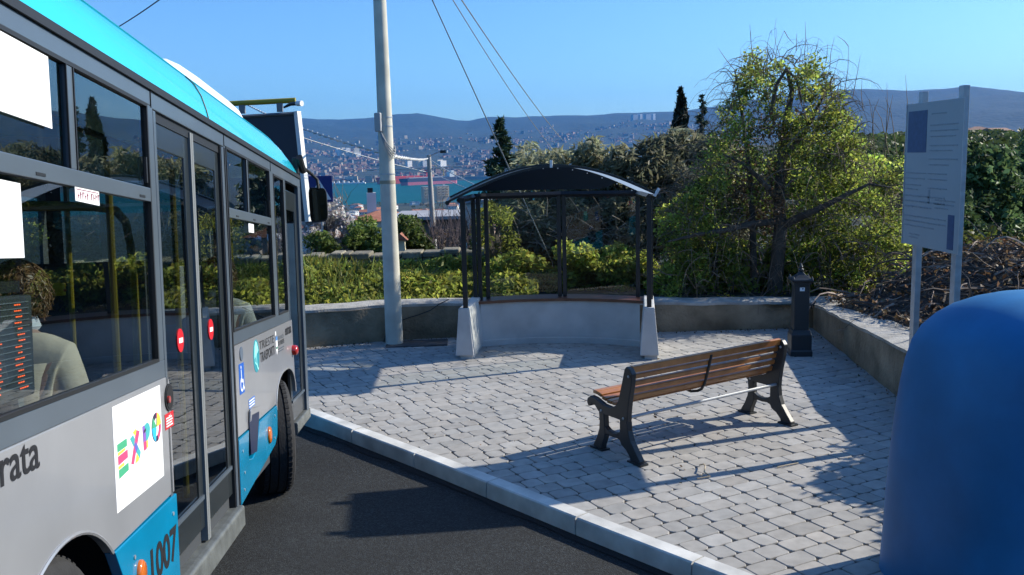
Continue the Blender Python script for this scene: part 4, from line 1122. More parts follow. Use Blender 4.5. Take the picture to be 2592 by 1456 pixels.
seg(-1.7, 1.7, 2); seg(1.5, 2.4, 6); seg(2.4, 4.3, 4); seg(4.2, 5.0, 6); seg(2.3, 3.1, 1, .1); seg(3.1, 4.4, 7, .1); seg(.1, 1.3, 3, .1)
mb.build('poster', pcol, bus)
mb = MB(); put_text(mb, 'MILANO', P0 + .06, Q0 + .045, P0 + .36, Q0 + .085, lambda a, b: B(a, .0058, b)); 
for k in range(9): prism_v(mb, [(P0 + .05 + .03 * random.random(), Q1 - .05 - k * .012), (P0 + .15 + .35 * random.random(), Q1 - .05 - k * .012), (P0 + .15, Q1 - .0475 - k * .012), (P0 + .06, Q1 - .0475 - k * .012)], .0053, .0055)
mb.build('faint_print', pcol[9], bus)
# papers and plate on the windows
def sheet(name, pts, m, v=.0): mb = MB(); prism_v(mb, pts, v, v + .0015); return mb.build(name, m, W1)
sheet('paper_notice', [(2.3, .462), (3.098, .460), (3.092, .692), (2.3, .70)], m_paper, .004); sheet('paper_notice', [(2.25, .035), (2.845, .04), (2.842, .262), (2.25, .27)], m_paper, .004)
mb = MB(); prism_v(mb, [(3.262, .237), (3.49, .232), (3.49, .284), (3.262, .285)], .004, .0055)
for k in range(9):
    s_ = 3.285 + k * .021 + (.02 if k > 4 else 0); prism_v(mb, [(s_, .246), (s_ + .004, .246), (s_ + .004 + .003 * (k % 3), .270), (s_, .270)], .0055, .0065, 1); prism_v(mb, [(s_, .255 + .006 * (k % 3)), (s_ + .013, .255 + .006 * (k % 3)), (s_ + .013, .259 + .006 * (k % 3)), (s_, .259 + .006 * (k % 3))], .0055, .0065, 1)
prism_v(mb, [(3.27, .277), (3.48, .276), (3.48, .2785), (3.27, .2795)], .0055, .0065, 1)
mb.build('window_notice', [m_wsign, mat('notice_maroon', (.22, .03, .06), rough=.5)], W1)
mb = MB(); a_, b_ = bpx(634, 578); prism_v(mb, [(a_ - .09, b_ - .03), (a_ + .09, b_ - .03), (a_ + .09, b_ + .03), (a_ - .09, b_ + .03)], .004, .0055); mb.build('window_notice', m_wsign, W2)
# side display behind the glass
mb = MB(); prism_v(mb, [(2.42, -.40), (3.03, -.395), (3.04, -.075), (2.42, -.07)], -.12, -.06); led = mb.build('side_display', m_intd, bus, bevel=.01)
mb = MB(); prism_v(mb, [(2.44, -.03), (3.0, -.03), (3.0, -.065), (2.44, -.065)], -.14, -.08); mb.build('display_bracket', m_chas, led)
mb = MB(); m2 = MB()
for k in range(15):
    w_ = -.105 - k * .0185
    prism_v(mb, [(2.44, w_ + .0075), (3.0, w_ + .0075), (3.0, w_ + .0105), (2.44, w_ + .0105)], -.0595, -.056)
    for c0_, c1_ in ((2.70, 2.815), (2.895, 2.965)):
        q = c0_ + random.uniform(0, .03)
        while q < c1_ - random.uniform(0, .03):
            l = random.uniform(.006, .014); prism_v(m2, [(q, w_), (q + l, w_), (q + l, w_ + .004), (q, w_ + .004)], -.0595, -.0585); q += l + .004
mb.build('display_louvres', m_int, led); m2.build('display_digits', mat('led_orange', (1.0, .13, .03), emit=1.1), led)
# interior
def rail(pts, r=.017, name='hand_rail', m=m_yel):
    mb = MB(); mb.tube(pts, r, 10); mb.build(name, m, bus, smooth=True)
hoop = []
for px_h, py_h in ((-60, 530), (40, 522), (150, 522), (240, 524), (292, 532), (318, 562), (330, 620), (338, 700), (344, 800), (348, 900)):
    a_, b_ = bpx(px_h, py_h, -.55); hoop.append(B(a_, -.55, b_))
rail(hoop + [hoop[-1] + Vector((0, 0, -.8))], .024)
for px_r, py0, py1, v in ((170, 545, 1000, -1.0), (582, 560, 668, -.5), (690, 420, 700, -.9)):
    a_, b_ = bpx(px_r, py0, v); a2, b2 = bpx(px_r + 10, py1, v); rail([B(a_, v, b_), B(a_, v, .84)] if 0 else [B(a_, v, .84), B(a_, v, b2)], .017)
rail([B(4.35, -.25, .6), B(4.35, -.25, -1.35)]); rail([B(5.40, -.25, .75), B(5.40, -.25, -1.35)]); rail([B(1.0, -.5, .70), B(8.0, -.5, .70)]); rail([B(1.0, -1.8, .70), B(8.0, -1.8, .70)])
a_, b_ = bpx(148, 733, -.95); mb = MB(); mb.box(B(a_, -.95, b_), (.05, .07, .075)); sb = mb.build('stop_button', mat('button_yellow', (.75, .50, .01), rough=.4), bus, bevel=.01)
mb = MB(); mb.box(B(a_, -.912, b_ - .006), (.035, .006, .014)); mb.build('button_bar', m_redl, sb)
def seat(s_, v, w_, back=True, face=1):
    g = empty('seat', None, mw=Matrix.Identity(4)); g.parent = bus
    mb = MB(); mb.box(B(s_, v, w_), (.42, .42, .07)); mb.build('cushion', mat('seat_blue', (.03, .06, .14), rough=.9, var=.4, vscale=30), g, bevel=.03)
    mb = MB(); mb.box(B(s_ - .21 * face, v, w_ + .32), (.06, .43, .62), rot=Matrix.Rotation(-.14 * face, 3, 'Y')); mb.build('backrest', m_int, g, bevel=.03)
    mb = MB(); mb.box(B(s_, v, (w_ - 1.40) / 2 - .02), (.3, .36, (w_ + 1.40) - .06)); mb.build('base', m_intd, g)
seat(3.62, -.47, -.95); seat(3.55, -1.9, -.88); seat(2.5, -1.9, -.88); seat(2.1, -.42, -.88); seat(6.35, -1.9, -.95); seat(5.4, -1.9, -.95); seat(4.4, -1.9, -.95)
mb = MB(); mb.box(B(4.10, -.75, -.95), (.03, .9, .7)); mb.build('partition', m_int, bus, bevel=.01)
mb = MB(); mb.prism([(6.02, -.35), (6.65, -.30), (6.72, -.10), (6.62, .0), (6.05, .0)], -.42, -.40, lambda a, b, h: B(a, h, b)); mb.build('luggage_panel', mat('panel_pale', (.30, .30, .28), rough=.6), bus, bevel=.01)
mb = MB(); mb.box(B(8.3, -1.75, -.9), (.5, .9, 1.0)); mb.build('dashboard', m_intd, bus, bevel=.04); mb = MB(); mb.box(B(7.3, -1.55, -.7), (.05, 1.1, 1.5)); mb.build('driver_partition', m_intd, bus)
mb = MB(); mb.lathe([(.22, -.015), (.235, 0), (.22, .015), (.205, 0), (.22, -.015)], B(8.0, -1.65, -.33), 28, M=Matrix.Rotation(-.9, 3, 'Y')); mb.build('steering_wheel', m_rub, bus, smooth=True)
# ------------------------------------------------------------------ passengers
m_skin = mat('skin', (0.42, 0.24, 0.17), rough=0.55)
m_hair = mat('brown_hair', (0.20, 0.105, 0.045), rough=0.45, var=0.4, vscale=40)
m_beige = mat('beige_cotton', (0.64, 0.53, 0.41), rough=0.9, var=0.08, vscale=12, bump=.6, bscale=7, bdist=.02)
m_grey_c = mat('pale_jacket', (0.50, 0.48, 0.44), rough=0.9, var=0.10, vscale=10, bump=0.4, bscale=30)
m_trs = mat('dark_trousers', (0.03, 0.035, 0.05), rough=0.9)
m_chk = mat('checked_shirt', (0.62, 0.64, 0.72), rough=0.9)
def skin_mesh(name, V, E, R_, m, parent):
    me = bpy.data.meshes.new(name); me.from_pydata([tuple(v) for v in V], E, []); me.materials.append(m)
    o = bpy.data.objects.new(name, me); col.objects.link(o)
    if parent: o.parent = parent; ORG[o.name] = ORG.get(parent.name, Vector())
    k = o.modifiers.new('skin', 'SKIN'); k.use_smooth_shade = True
    for i, r in enumerate(R_):
        me.skin_vertices[0].data[i].radius = (r, r) if not hasattr(r, '__len__') else r
    me.skin_vertices[0].data[0].use_root = True
    s_ = o.modifiers.new('sub', 'SUBSURF'); s_.levels = 2; s_.render_levels = 2
    return o
def person(s_, v, wseat, label, jacket, f=1):
    """seated figure in the bus frame, looking along f"""
    o = B(s_, v, wseat)
    P = lambda x, y, z: o + Vector((x * f, y * f, z))
    root = empty('person', None, label, 'person', mw=bus_mw.copy())
    J = {'pel': (0, 0, .10), 'sp': (-.03, 0, .28), 'ch': (-.02, 0, .43), 'nk': (0, 0, .60), 'n2': (.02, 0, .67), 'hd': (.035, 0, .745), 'tp': (.03, 0, .83), 'fc': (.095, 0, .73), 'ns': (.135, 0, .735), 'cn': (.10, 0, .67)}
    R_ = {'pel': .13, 'sp': .165, 'ch': .155, 'nk': .06, 'n2': .055, 'hd': .085, 'tp': .07, 'fc': .055, 'ns': .014, 'cn': .04}
    E = [('pel', 'sp'), ('sp', 'ch'), ('ch', 'nk'), ('nk', 'n2'), ('n2', 'hd'), ('hd', 'tp'), ('hd', 'fc'), ('fc', 'ns'), ('fc', 'cn')]
    for k, sg in (('l', 1), ('r', -1)):
        J.update({'er' + k: (.02, .093 * sg, .74), 'sh' + k: (-.01, .165 * sg, .475), 'el' + k: (-.02, .215 * sg, .25), 'wr' + k: (.25, .15 * sg, .22), 'ha' + k: (.34, .12 * sg, .20),
                  'hp' + k: (.06, .10 * sg, .09), 'kn' + k: (.45, .12 * sg, .09), 'an' + k: (.46, .12 * sg, -.34), 'to' + k: (.60, .13 * sg, -.38)})
        R_.update({'er' + k: .016, 'sh' + k: .078, 'el' + k: .062, 'wr' + k: .030, 'ha' + k: (.04, .022), 'hp' + k: .095, 'kn' + k: .062, 'an' + k: .042, 'to' + k: .035})
        E += [('hd', 'er' + k), ('ch', 'sh' + k), ('sh' + k, 'el' + k), ('el' + k, 'wr' + k), ('wr' + k, 'ha' + k), ('pel', 'hp' + k), ('hp' + k, 'kn' + k), ('kn' + k, 'an' + k), ('an' + k, 'to' + k)]
        for q in range(4):
            J['f%d%s' % (q, k)] = (.395, (.12 + .022 * (1.5 - q)) * sg, .195); J['g%d%s' % (q, k)] = (.43 - .008 * abs(q - 1.3), (.12 + .024 * (1.5 - q)) * sg, .165)
            R_['f%d%s' % (q, k)] = .010; R_['g%d%s' % (q, k)] = .008; E += [('ha' + k, 'f%d%s' % (q, k)), ('f%d%s' % (q, k), 'g%d%s' % (q, k))]
        J['th' + k] = (.34, (.12 - .055) * sg, .185); R_['th' + k] = .011; E.append(('ha' + k, 'th' + k))
    ks = list(J); ix = {k: i for i, k in enumerate(ks)}
    skin_mesh('body', [P(*J[k]) for k in ks], [(ix[a], ix[b]) for a, b in E], [R_[k] for k in ks], m_skin, root)
    def cloth(name, keys, edges, grow, m):
        ii = {k: i for i, k in enumerate(keys)}
        return skin_mesh(name, [P(*J[k]) for k in keys], [(ii[a], ii[b]) for a, b in edges], [R_[k] + grow for k in keys], m, root)
    cloth('jacket', ['sp', 'pel', 'ch', 'nk', 'shl', 'shr', 'ell', 'elr', 'wrl', 'wrr'], [('sp', 'pel'), ('sp', 'ch'), ('ch', 'nk'), ('ch', 'shl'), ('ch', 'shr'), ('shl', 'ell'), ('shr', 'elr'), ('ell', 'wrl'), ('elr', 'wrr')], .022, jacket)
    cloth('trousers', ['pel', 'hpl', 'hpr', 'knl', 'knr', 'anl', 'anr'], [('pel', 'hpl'), ('pel', 'hpr'), ('hpl', 'knl'), ('hpr', 'knr'), ('knl', 'anl'), ('knr', 'anr')], .012, m_trs)
    mb = MB(); mb.lathe([(.075, .60), (.085, .615), (.072, .655), (.066, .655), (.06, .6)], o + Vector((.005 * f, 0, 0)), 20); mb.build('collar', m_chk, root, smooth=True)
    hc = P(.015, 0, .765); mb = MB()
    for k in range(900):
        d = Vector((random.gauss(0, 1), random.gauss(0, 1), random.gauss(.35, .9))).normalized()
        if d.z < -.65 or (d.x * f > .55 and d.z < .45): continue
        kq = random.uniform(.95, 1.18); q = hc + Vector((d.x * .108 * kq, d.y * .102 * kq, d.z * .115 * kq)); t = d.cross(Vector((random.gauss(0, 1), random.gauss(0, 1), random.gauss(0, 1)))).normalized(); u = d.cross(t)
        r = random.uniform(.010, .022)
        mb.tube([q + t * r * math.cos(a) + u * r * math.sin(a) + d * (.010 * a / 2 - .008) + Vector((0, 0, -.006 * a)) for a in np.linspace(0, 5.2, 7)], [.002, .003, .003, .003, .003, .002, .001], 4)
    sp = [hc + Vector(((r * .100) * math.cos(a), (r * .095) * math.sin(a), z)) for r, z in () for a in ()]
    mb.lathe([(.02, .108), (.06, .095), (.09, .055), (.102, .0), (.098, -.05), (.085, -.09), (.02, -.09)], hc + Vector((-.012 * f, 0, 0)), 20)
    mb.build('hair', m_hair, root, smooth=True)
    return root
a_, b_ = bpx(48, 660, -.46)
person(a_ - .02, -.47, b_ - .885, 'person with curly brown hair and beige jacket seated behind the orange display of the bus', m_beige)
a_, b_ = bpx(533, 745, -.36)
person(a_, -.30, b_ - .62, 'person in a pale jacket just behind the double bus door, shoulder at the glass', m_grey_c, 1)

# ------------------------------------------------------------------ sign behind the bus
root = empty('lit_signboard', (-4.2, 16.0, 0), 'dark back of a framed signboard with yellow lamp bar, beyond the bus', 'signboard')
def Q(px, py, y=16.0): return Vector(aty(px, py, y))
def quadbox(name, c, th, m, parent, bevel=0.0):
    mb = MB(); a = [Q(*q) for q in c]; b = [q + Vector((0.02, th, 0)) for q in a]; mb.loft([a, b]); return mb.build(name, m, parent, bevel=bevel)
m_wfr = mat('white_frame', (.70, .70, .68), rough=.4)
quadbox('back_panel', [(470, 300), (744, 284), (772, 560), (470, 585)], .10, mat('panel_navy', (.022, .028, .042), rough=.5, var=.1, vscale=3), root)
mb = MB(); a = [Q(743, 282, 15.97), Q(752, 281, 15.97), Q(782, 561, 15.97), Q(772, 562, 15.97)]; mb.loft([a, [q + Vector((.03, .16, 0)) for q in a]]); mb.build('side_frame', m_wfr, root)
mb = MB(); mb.tube([Q(470, 304, 15.98), Q(744, 287, 15.98)], .028, 4); mb.build('top_frame', mat('frame_grey', (.12, .14, .17), rough=.5), root)
mb = MB(); mb.tube([Q(500, 267), Q(748, 254)], .046, 14); bar_ = mb.build('lamp_bar', mat('bar_yellow', (.30, .25, .02), rough=.5), root, smooth=True)
mb = MB()
for x in (614, 709): mb.prism([(-.05, 0), (.05, 0), (.05, .22), (-.05, .22)], -.03, .03, lambda p, q, h, x=x: Q(x, 285 - .045 * (x - 614)) + Vector((p, h, q - .02)))
build_each(mb, 'bracket', mat('frame_grey2', (.16, .18, .20), rough=.5), root)
mb = MB(); mb.tube([Q(719, 272, 15.9), Q(735, 264, 15.8), Q(752, 262, 15.72)], [.018, .03, .035], 10); mb.build('flood_lamp', m_black, root, smooth=True)
mb = MB(); mb.tube([Q(752, 262, 15.72), Q(764, 262, 15.66)], [.045, .048], 14); mb.build('lamp_glass', m_wpod, root, smooth=True)
mb = MB(); z0 = -.2
for x in (520, 700):
    q = Q(x, 560); mb.box((q.x, 16.07, (q.z + z0) / 2), (.08, .08, q.z - z0))
build_each(mb, 'leg', m_galv, root)

# ------------------------------------------------------------------ road sign, lamp post, pillar, second wall
sx, sy = -4.52, 21.6
root = empty('road_sign', (sx, sy, -.7), 'blue square pedestrian crossing sign on a thin grey post, half hidden by the bus mirror', 'road sign')
c = Vector(aty(809, 479, 21.55))
mb = MB(); mb.tube([(c.x + .02, sy, -1.0), (c.x, sy, c.z + .32)], .03, 10); mb.build('post', m_galv, root, smooth=True)
mb = MB(); mb.box((c.x, sy - .05, c.z), (.62, .02, .62), rz=-.06); pl = mb.build('plate', mat('sign_blue3', (.008, .028, .17), rough=.35), root, bevel=.01)
mb = MB(); mb.prism([(-.27, -.25), (.27, -.25), (0, .22)], 0, .004, lambda x, y, h: Vector((c.x + x, sy - .061 - h + .06 * x * -1 * 1, c.z + y))); mb.build('white_triangle', m_wsign, pl)
mb = MB(); k_ = [(-.02, .10), (.02, .10), (.04, .02), (.09, -.03), (.03, -.04), (.09, -.19), (.05, -.19), (0, -.08), (-.06, -.19), (-.10, -.19), (-.03, -.03), (-.07, -.06), (-.04, .02)]
mb.prism(k_, 0, .003, lambda x, y, h: Vector((c.x + x, sy - .066 - h - .06 * x, c.z + y - .02))); mb.prism([(.028 * math.cos(a), .12 + .028 * math.sin(a)) for a in np.linspace(0, 6.2, 12)], 0, .003, lambda x, y, h: Vector((c.x + x, sy - .066 - h - .06 * x, c.z + y - .02))); mb.build('walking_figure', m_ink2, pl)

def wall2_top(x): return 0.63 + 0.01 * (x + 4)
m_stone = mat('dry_stone', (.26, .23, .17), rough=.95, color2=(.42, .38, .29), vscale=5, bump=.8, bscale=14, bdist=.03, tint=True)
mb = MB()
for row in range(4):
    x = -9.0
    while x < 1.2:
        l = random.uniform(.14, .40); h = .17
        z0 = wall2_top(x) - .72 + row * h; g = random.uniform(.55, 1.2)
        for yy in (0,):
            mb.box((x + l / 2, 18.0 + random.uniform(-.03, .03) + .25, z0 + h / 2), (l - .02, .5, h * random.uniform(.85, .98)), rz=random.uniform(-.05, .05), tint=(g, g * .97, g * .92))
        x += l
x = -9
while x < 1.2:
    l = random.uniform(.14, .42); g = random.uniform(.4, .8)
    mb.box((x + l / 2, 18.25, wall2_top(x) + .02 + random.uniform(-.03, .03)), (l - .015, .58, random.uniform(.07, .14)), rz=random.uniform(-.03, .03), tint=(g, g, g * .95)); x += l
root = empty('stone_wall', (-3, 18.2, 0), 'rough dry stone wall half buried in green growth, beyond the concrete pole', 'wall')
mb.build('stones', m_stone, root, tint=True, bevel=.02, segs=1)
lx, ly = -3.86, 45.0
root = empty('street_lamp', (lx, ly, -3), 'slim concrete lamp post with cross arm and wires, far behind left of shelter', 'street lamp')
tp = aty(1085, 392, ly); bt_ = aty(1100, 648, ly)
mb = MB(); mb.tube([Vector(bt_) + Vector((.02, 0, -.6)), tp], [.155, .105], 12); mb.build('post', mat('post_concrete', (.36, .34, .31), rough=.8), root, smooth=True)
mb = MB(); mb.tube([aty(1086, 396, ly), aty(1104, 387, ly), aty(1120, 383, ly)], .035, 6); mb.build('lamp_arm', m_galv, root, smooth=True)
mb = MB(); q = Vector(aty(1123, 384, ly)); mb.box(q, (.34, .2, .14)); mb.build('lamp_head', m_black, root, bevel=.03); mb = MB(); mb.box(q + Vector((.16, -.05, .0)), (.07, .18, .11)); mb.build('lamp_glass', m_wpod, root)
mb = MB(); mb.tube([aty(925, 430, ly), aty(1082, 426, ly), aty(1168, 420, ly)], .04, 6); mb.build('cross_arm', mat('arm_white', (.6, .6, .58), rough=.5), root, smooth=True)
q = Vector(aty(1098, 575, ly)); mb = MB(); mb.tube([Vector(aty(1096, 574, ly)), Vector(aty(1098, 604, ly))], .19, 12); mb.build('dark_sleeve', m_black, root, smooth=True)
gp = Vector(aty(1016, 648, 21.0)); gt = Vector(aty(1016, 606, 21.0))
root = empty('gate_pillar', (gp.x, gp.y, gp.z), 'small cream pillar with a red tiled cap, right of the concrete pole', 'pillar')
mb = MB(); mb.box((gt.x, gt.y + .1, (gt.z + gp.z) / 2 - .2), (.15, .22, gt.z - gp.z + .5)); mb.build('shaft', mat('cream_plaster', (.60, .54, .38), rough=.9, var=.1), root)
mb = MB(); mb.prism([(-.17, -.02), (.17, -.02), (.0, .14)], -.08, .32, lambda x, y, h: Vector((gt.x + x - .02, gt.y + h, gt.z + y))); mb.build('cap', mat('clay', (.32, .13, .08), rough=.9, var=.2), root)

# ------------------------------------------------------------------ wires
m_wire = mat('steel_wire', (.30, .31, .31), rough=.6); m_wirew = mat('pale_cable', (.50, .50, .48), rough=.7); m_wired = mat('dark_wire', (.03, .035, .04), rough=.6)
def wire(a, b, r, sag, label, m=m_wire, twist=False):
    a, b = Vector(a), Vector(b); n = 24
    pts = [a.lerp(b, i / n) + Vector((0, 0, -sag * 4 * (i / n) * (1 - i / n))) for i in range(n + 1)]
    mb = MB(); mb.tube(pts, r, 5)
    if twist:
        pts = [a.lerp(b, i / 160) + Vector((math.cos(i * 1.3) * r * 1.2, 0, -sag * 4 * (i / 160) * (1 - i / 160) + math.sin(i * 1.3) * r * 1.2)) for i in range(161)]
        mb.tube(pts, r * .8, 4)
    return tag(mb.build('overhead_wire', m, smooth=True), label, 'wire')
wire(aty(1076, -40, 12.8), aty(1400, 670, 15.2), .009, .0, 'stay wire passing behind the shelter roof and down through its glass', m_wire)
wire(aty(1122, -40, 12.8), aty(1395, 372, 30), .008, .12, 'thinner of the two wires running down to the olive trees', m_wire)
wire(aty(1142, -40, 12.8), aty(1425, 356, 30), .010, .10, 'thicker, rightmost wire running down to the olive trees', m_wire)
wire(aty(620, 262, 30), aty(985, 392, 12.66), .016, .10, 'twisted white cable from behind the signboard to the concrete pole', m_wirew, True)
wire(aty(990, 394, 12.66), aty(1083, 401, 45), .018, .05, 'twisted white cable from the concrete pole to the lamp post', m_wirew, True)
wire(aty(700, 327, 38), aty(1085, 437, 45), .020, .1, 'thin pale wire from behind the signboard, passing below the twisted cable', m_wirew)
wire(aty(1086, 402, 45), aty(1216, 474, 30), .020, .08, 'upper pale wire from the lamp post down to the shelter roof', m_wirew)
wire(aty(1088, 432, 45), aty(1200, 484, 30), .016, .06, 'lower pale wire from the lamp post down to the shelter roof', m_wirew)
wire(aty(265, 88, 14), aty(430, -20, 11), .008, .02, 'single dark wire above the turquoise bus roof', m_wired)

# ------------------------------------------------------------------ houses
def terr(x, y):
    r = math.hypot(x, y); a = math.degrees(math.atan2(x, y))
    z = float(terrain_z(x, y)); n_ = mnoise.fractal(Vector((x / 420, y / 420, 0.3)), 0.9, 2.1, 5)
    ed = min(max(1 - abs(r - 9500) / 900, 0), 1)
    return z + n_ * min(max((r - 3800) / 5000, 0), 1) * 46 * (1 - .75 * ed) + (n_ * .01 * min(max(r - 30, 0), 250) if r < 1800 else 0)
m_tile = mat('clay_tiles', (.30, .10, .055), rough=.9, color2=(.42, .17, .10), vscale=1.5, bump=.6, bscale=3, bdist=.1)
m_tile2 = mat('brown_tiles', (.20, .11, .08), rough=.9, color2=(.30, .18, .13), vscale=1.5)
m_win = mat('window_dark', (.02, .025, .03), rough=.2)
WALLS = [mat('wall_%s' % n, c, rough=.9, var=.08, vscale=.6) for n, c in (('cream', (.62, .56, .44)), ('white', (.70, .69, .66)), ('ochre', (.55, .42, .24)), ('rose', (.55, .38, .32)), ('grey', (.40, .40, .39)), ('pale', (.66, .63, .56)))]
def house_mesh(w_, d, h, kind='hip', rh=None, ov=.35):
    """walls, roof, windows as three builders in local coordinates (base at 0)"""
    a = MB(); a.box((0, 0, h / 2 - .8), (w_, d, h + 1.6)); r = MB(); rh = rh or min(w_, d) * .22
    X, Y_ = w_ / 2 + ov, d / 2 + ov
    if kind == 'flat': r.box((0, 0, h + .15), (w_ + 2 * ov, d + 2 * ov, .3))
    elif kind == 'hip':
        k = max(0, X - Y_); r.add([(-X, -Y_, h), (X, -Y_, h), (X, Y_, h), (-X, Y_, h), (-k, 0, h + rh), (k, 0, h + rh)], [(0, 1, 5, 4), (1, 2, 5), (2, 3, 4, 5), (3, 0, 4), (0, 3, 2, 1)])
    else: r.add([(-X, -Y_, h), (X, -Y_, h), (X, Y_, h), (-X, Y_, h), (-X, 0, h + rh), (X, 0, h + rh)], [(0, 1, 5, 4), (1, 2, 5), (2, 3, 4, 5), (3, 0, 4), (0, 3, 2, 1)])
    q = MB()
    nf = max(1, int(h / 3)); nw = max(1, int(w_ / 3.2)); nd_ = max(1, int(d / 3.2))
    for f in range(nf):
        z = (f + .55) * h / nf
        for i in range(nw):
            x = -w_ / 2 + (i + .5) * w_ / nw
            for s_ in (-1, 1): q.box((x, s_ * d / 2, z), (min(1.1, w_ / nw * .45), .08, 1.3))
        for i in range(nd_):
            y = -d / 2 + (i + .5) * d / nd_
            for s_ in (-1, 1): q.box((s_ * w_ / 2, y, z), (.08, min(1.1, d / nd_ * .45), 1.3))
    return a, r, q
def place_house(x, y, rz, w_, d, h, kind, wm, rm, label, z=None, group=None, rh=None, name='house', cat='house', wins=True):
    root = empty(name, (x, y, terr(x, y) if z is None else z), label, cat, group); root.rotation_euler = (0, 0, rz); ORG[root.name] = Vector()
    a, r, q = house_mesh(w_, d, h, kind, rh); wl_ = a.build('wall', wm, root); r.build('roof', rm, root)
    if wins: build_each(q, 'window', m_win, wl_)
    return root
# red roofed house, the long grey roof, the white house
e = aty(962, 560, 92); place_house(e[0], 95, .18, 6.6, 5.6, e[2] + 8.2, 'hip', WALLS[0], m_tile, 'house with an orange hipped tile roof, behind the bushes by the pole', z=-8.2, rh=.95)
ch = aty(946, 531, 96); root = bpy.data.objects['house']; mb = MB(); mb.box((ch[0] - root.location.x, ch[1] - root.location.y, ch[2] - root.location.z + .2), (.95, .9, 3.2)); c_ = mb.build('chimney', WALLS[1], root); mb = MB(); mb.box((ch[0] - root.location.x - .1, ch[1] - root.location.y, ch[2] - root.location.z + 2.05), (.55, .5, .5)); mb.build('cowl', m_black, c_)
e0, e1_ = aty(985, 551, 65), aty(1262, 550, 65)
root = empty('outbuilding', ((e0[0] + e1_[0]) / 2, 69, -6), 'long low building with a flat grey roof, left of and behind the shelter', 'building')
mb = MB(); mb.box(((e0[0] + e1_[0]) / 2, 68.8, e0[2] - .1), (e1_[0] - e0[0], 8.0, .22)); mb.build('roof', mat('grey_felt', (.30, .30, .31), rough=.85, var=.15, vscale=.8), root)
mb = MB(); mb.box(((e0[0] + e1_[0]) / 2, 69, e0[2] - 2.9), (e1_[0] - e0[0] - .9, 7.2, 5.4)); mb.build('wall', mat('brown_wall', (.13, .095, .075), rough=.95, var=.3, vscale=1), root)
e0, e1_ = aty(1166, 556, 40), aty(1243, 556, 40)
root = empty('white_house', (e0[0], 42, -5), 'white rendered house wall seen between the left shelter posts', 'house')
mb = MB(); mb.box(((e0[0] + e1_[0]) / 2, 42, e0[2] - 1.6), (e1_[0] - e0[0], 3.6, 4.6)); mb.build('wall', WALLS[1], root)
mb = MB(); mb.box(((e0[0] + e1_[0]) / 2, 42, e0[2] + .77), (e1_[0] - e0[0] + .3, 3.9, .14)); mb.build('roof', mat('grey_felt', (.3, .3, .3)), root)
p = aty(2520, 352, 285); root = place_house(p[0], p[1], .35, 7.0, 6, 3.0, 'gable', WALLS[5], m_tile2, 'low house with a pale tiled roof on the wooded hill, right of the information board', z=p[2] - .6, rh=1.0)
p = aty(2472, 350, 295); place_house(p[0], p[1], -.1, 7.5, 6, 3.2, 'hip', WALLS[2], m_tile2, 'brown roofed house on the wooded hill, just behind the edge of the information board', z=p[2] - .6, rh=1.1)
# apartment blocks near the shore below
for (x0, x1, yt, yb, D, lb) in ((1068, 1097, 474, 503, 1740, 'beige apartment block with balconies, just left of the lamp post'), (1101, 1135, 472, 497, 1790, 'wider beige apartment block with balconies, just right of the lamp post')):
    a, b = Vector(aty(x0, yt, D)), Vector(aty(x1, yb, D)); w_ = b.x - a.x; h = a.z - b.z
    root = empty('apartment_block', ((a.x + b.x) / 2, D, b.z), lb, 'apartment block'); ORG[root.name] = Vector()
    mb = MB(); mb.box((0, 0, h / 2 - 5), (w_, 14, h + 10)); wl_ = mb.build('wall', mat('wall_sand', (.60, .45, .30), rough=.9), root)
    mb = MB(); mb2 = MB()
    for f in range(4):
        z = (f + .5) * h / 4
        for k in range(3): mb.box((-w_ / 2 + (k + .5) * w_ / 3, -7.9, z - .8), (w_ / 3 * .8, 1.8, 1.2)); mb2.box((-w_ / 2 + (k + .5) * w_ / 3, -7.05, z + .6), (w_ / 3 * .4, .2, 1.5))
        mb2.box((w_ / 2, 0, z + .3), (.2, 6, 1.6))
    build_each(mb, 'balcony', WALLS[0], root); build_each(mb2, 'window', mat('shutter_brown', (.16, .11, .08), rough=.7), wl_); root.rotation_euler = (0, 0, .45)
    mb = MB(); mb.box((0, 0, h + .4), (w_ + 1, 15, .8)); mb.box((w_ * .2, 2, h + 2), (4, 4, 3)); mb.build('roof', WALLS[4], root)
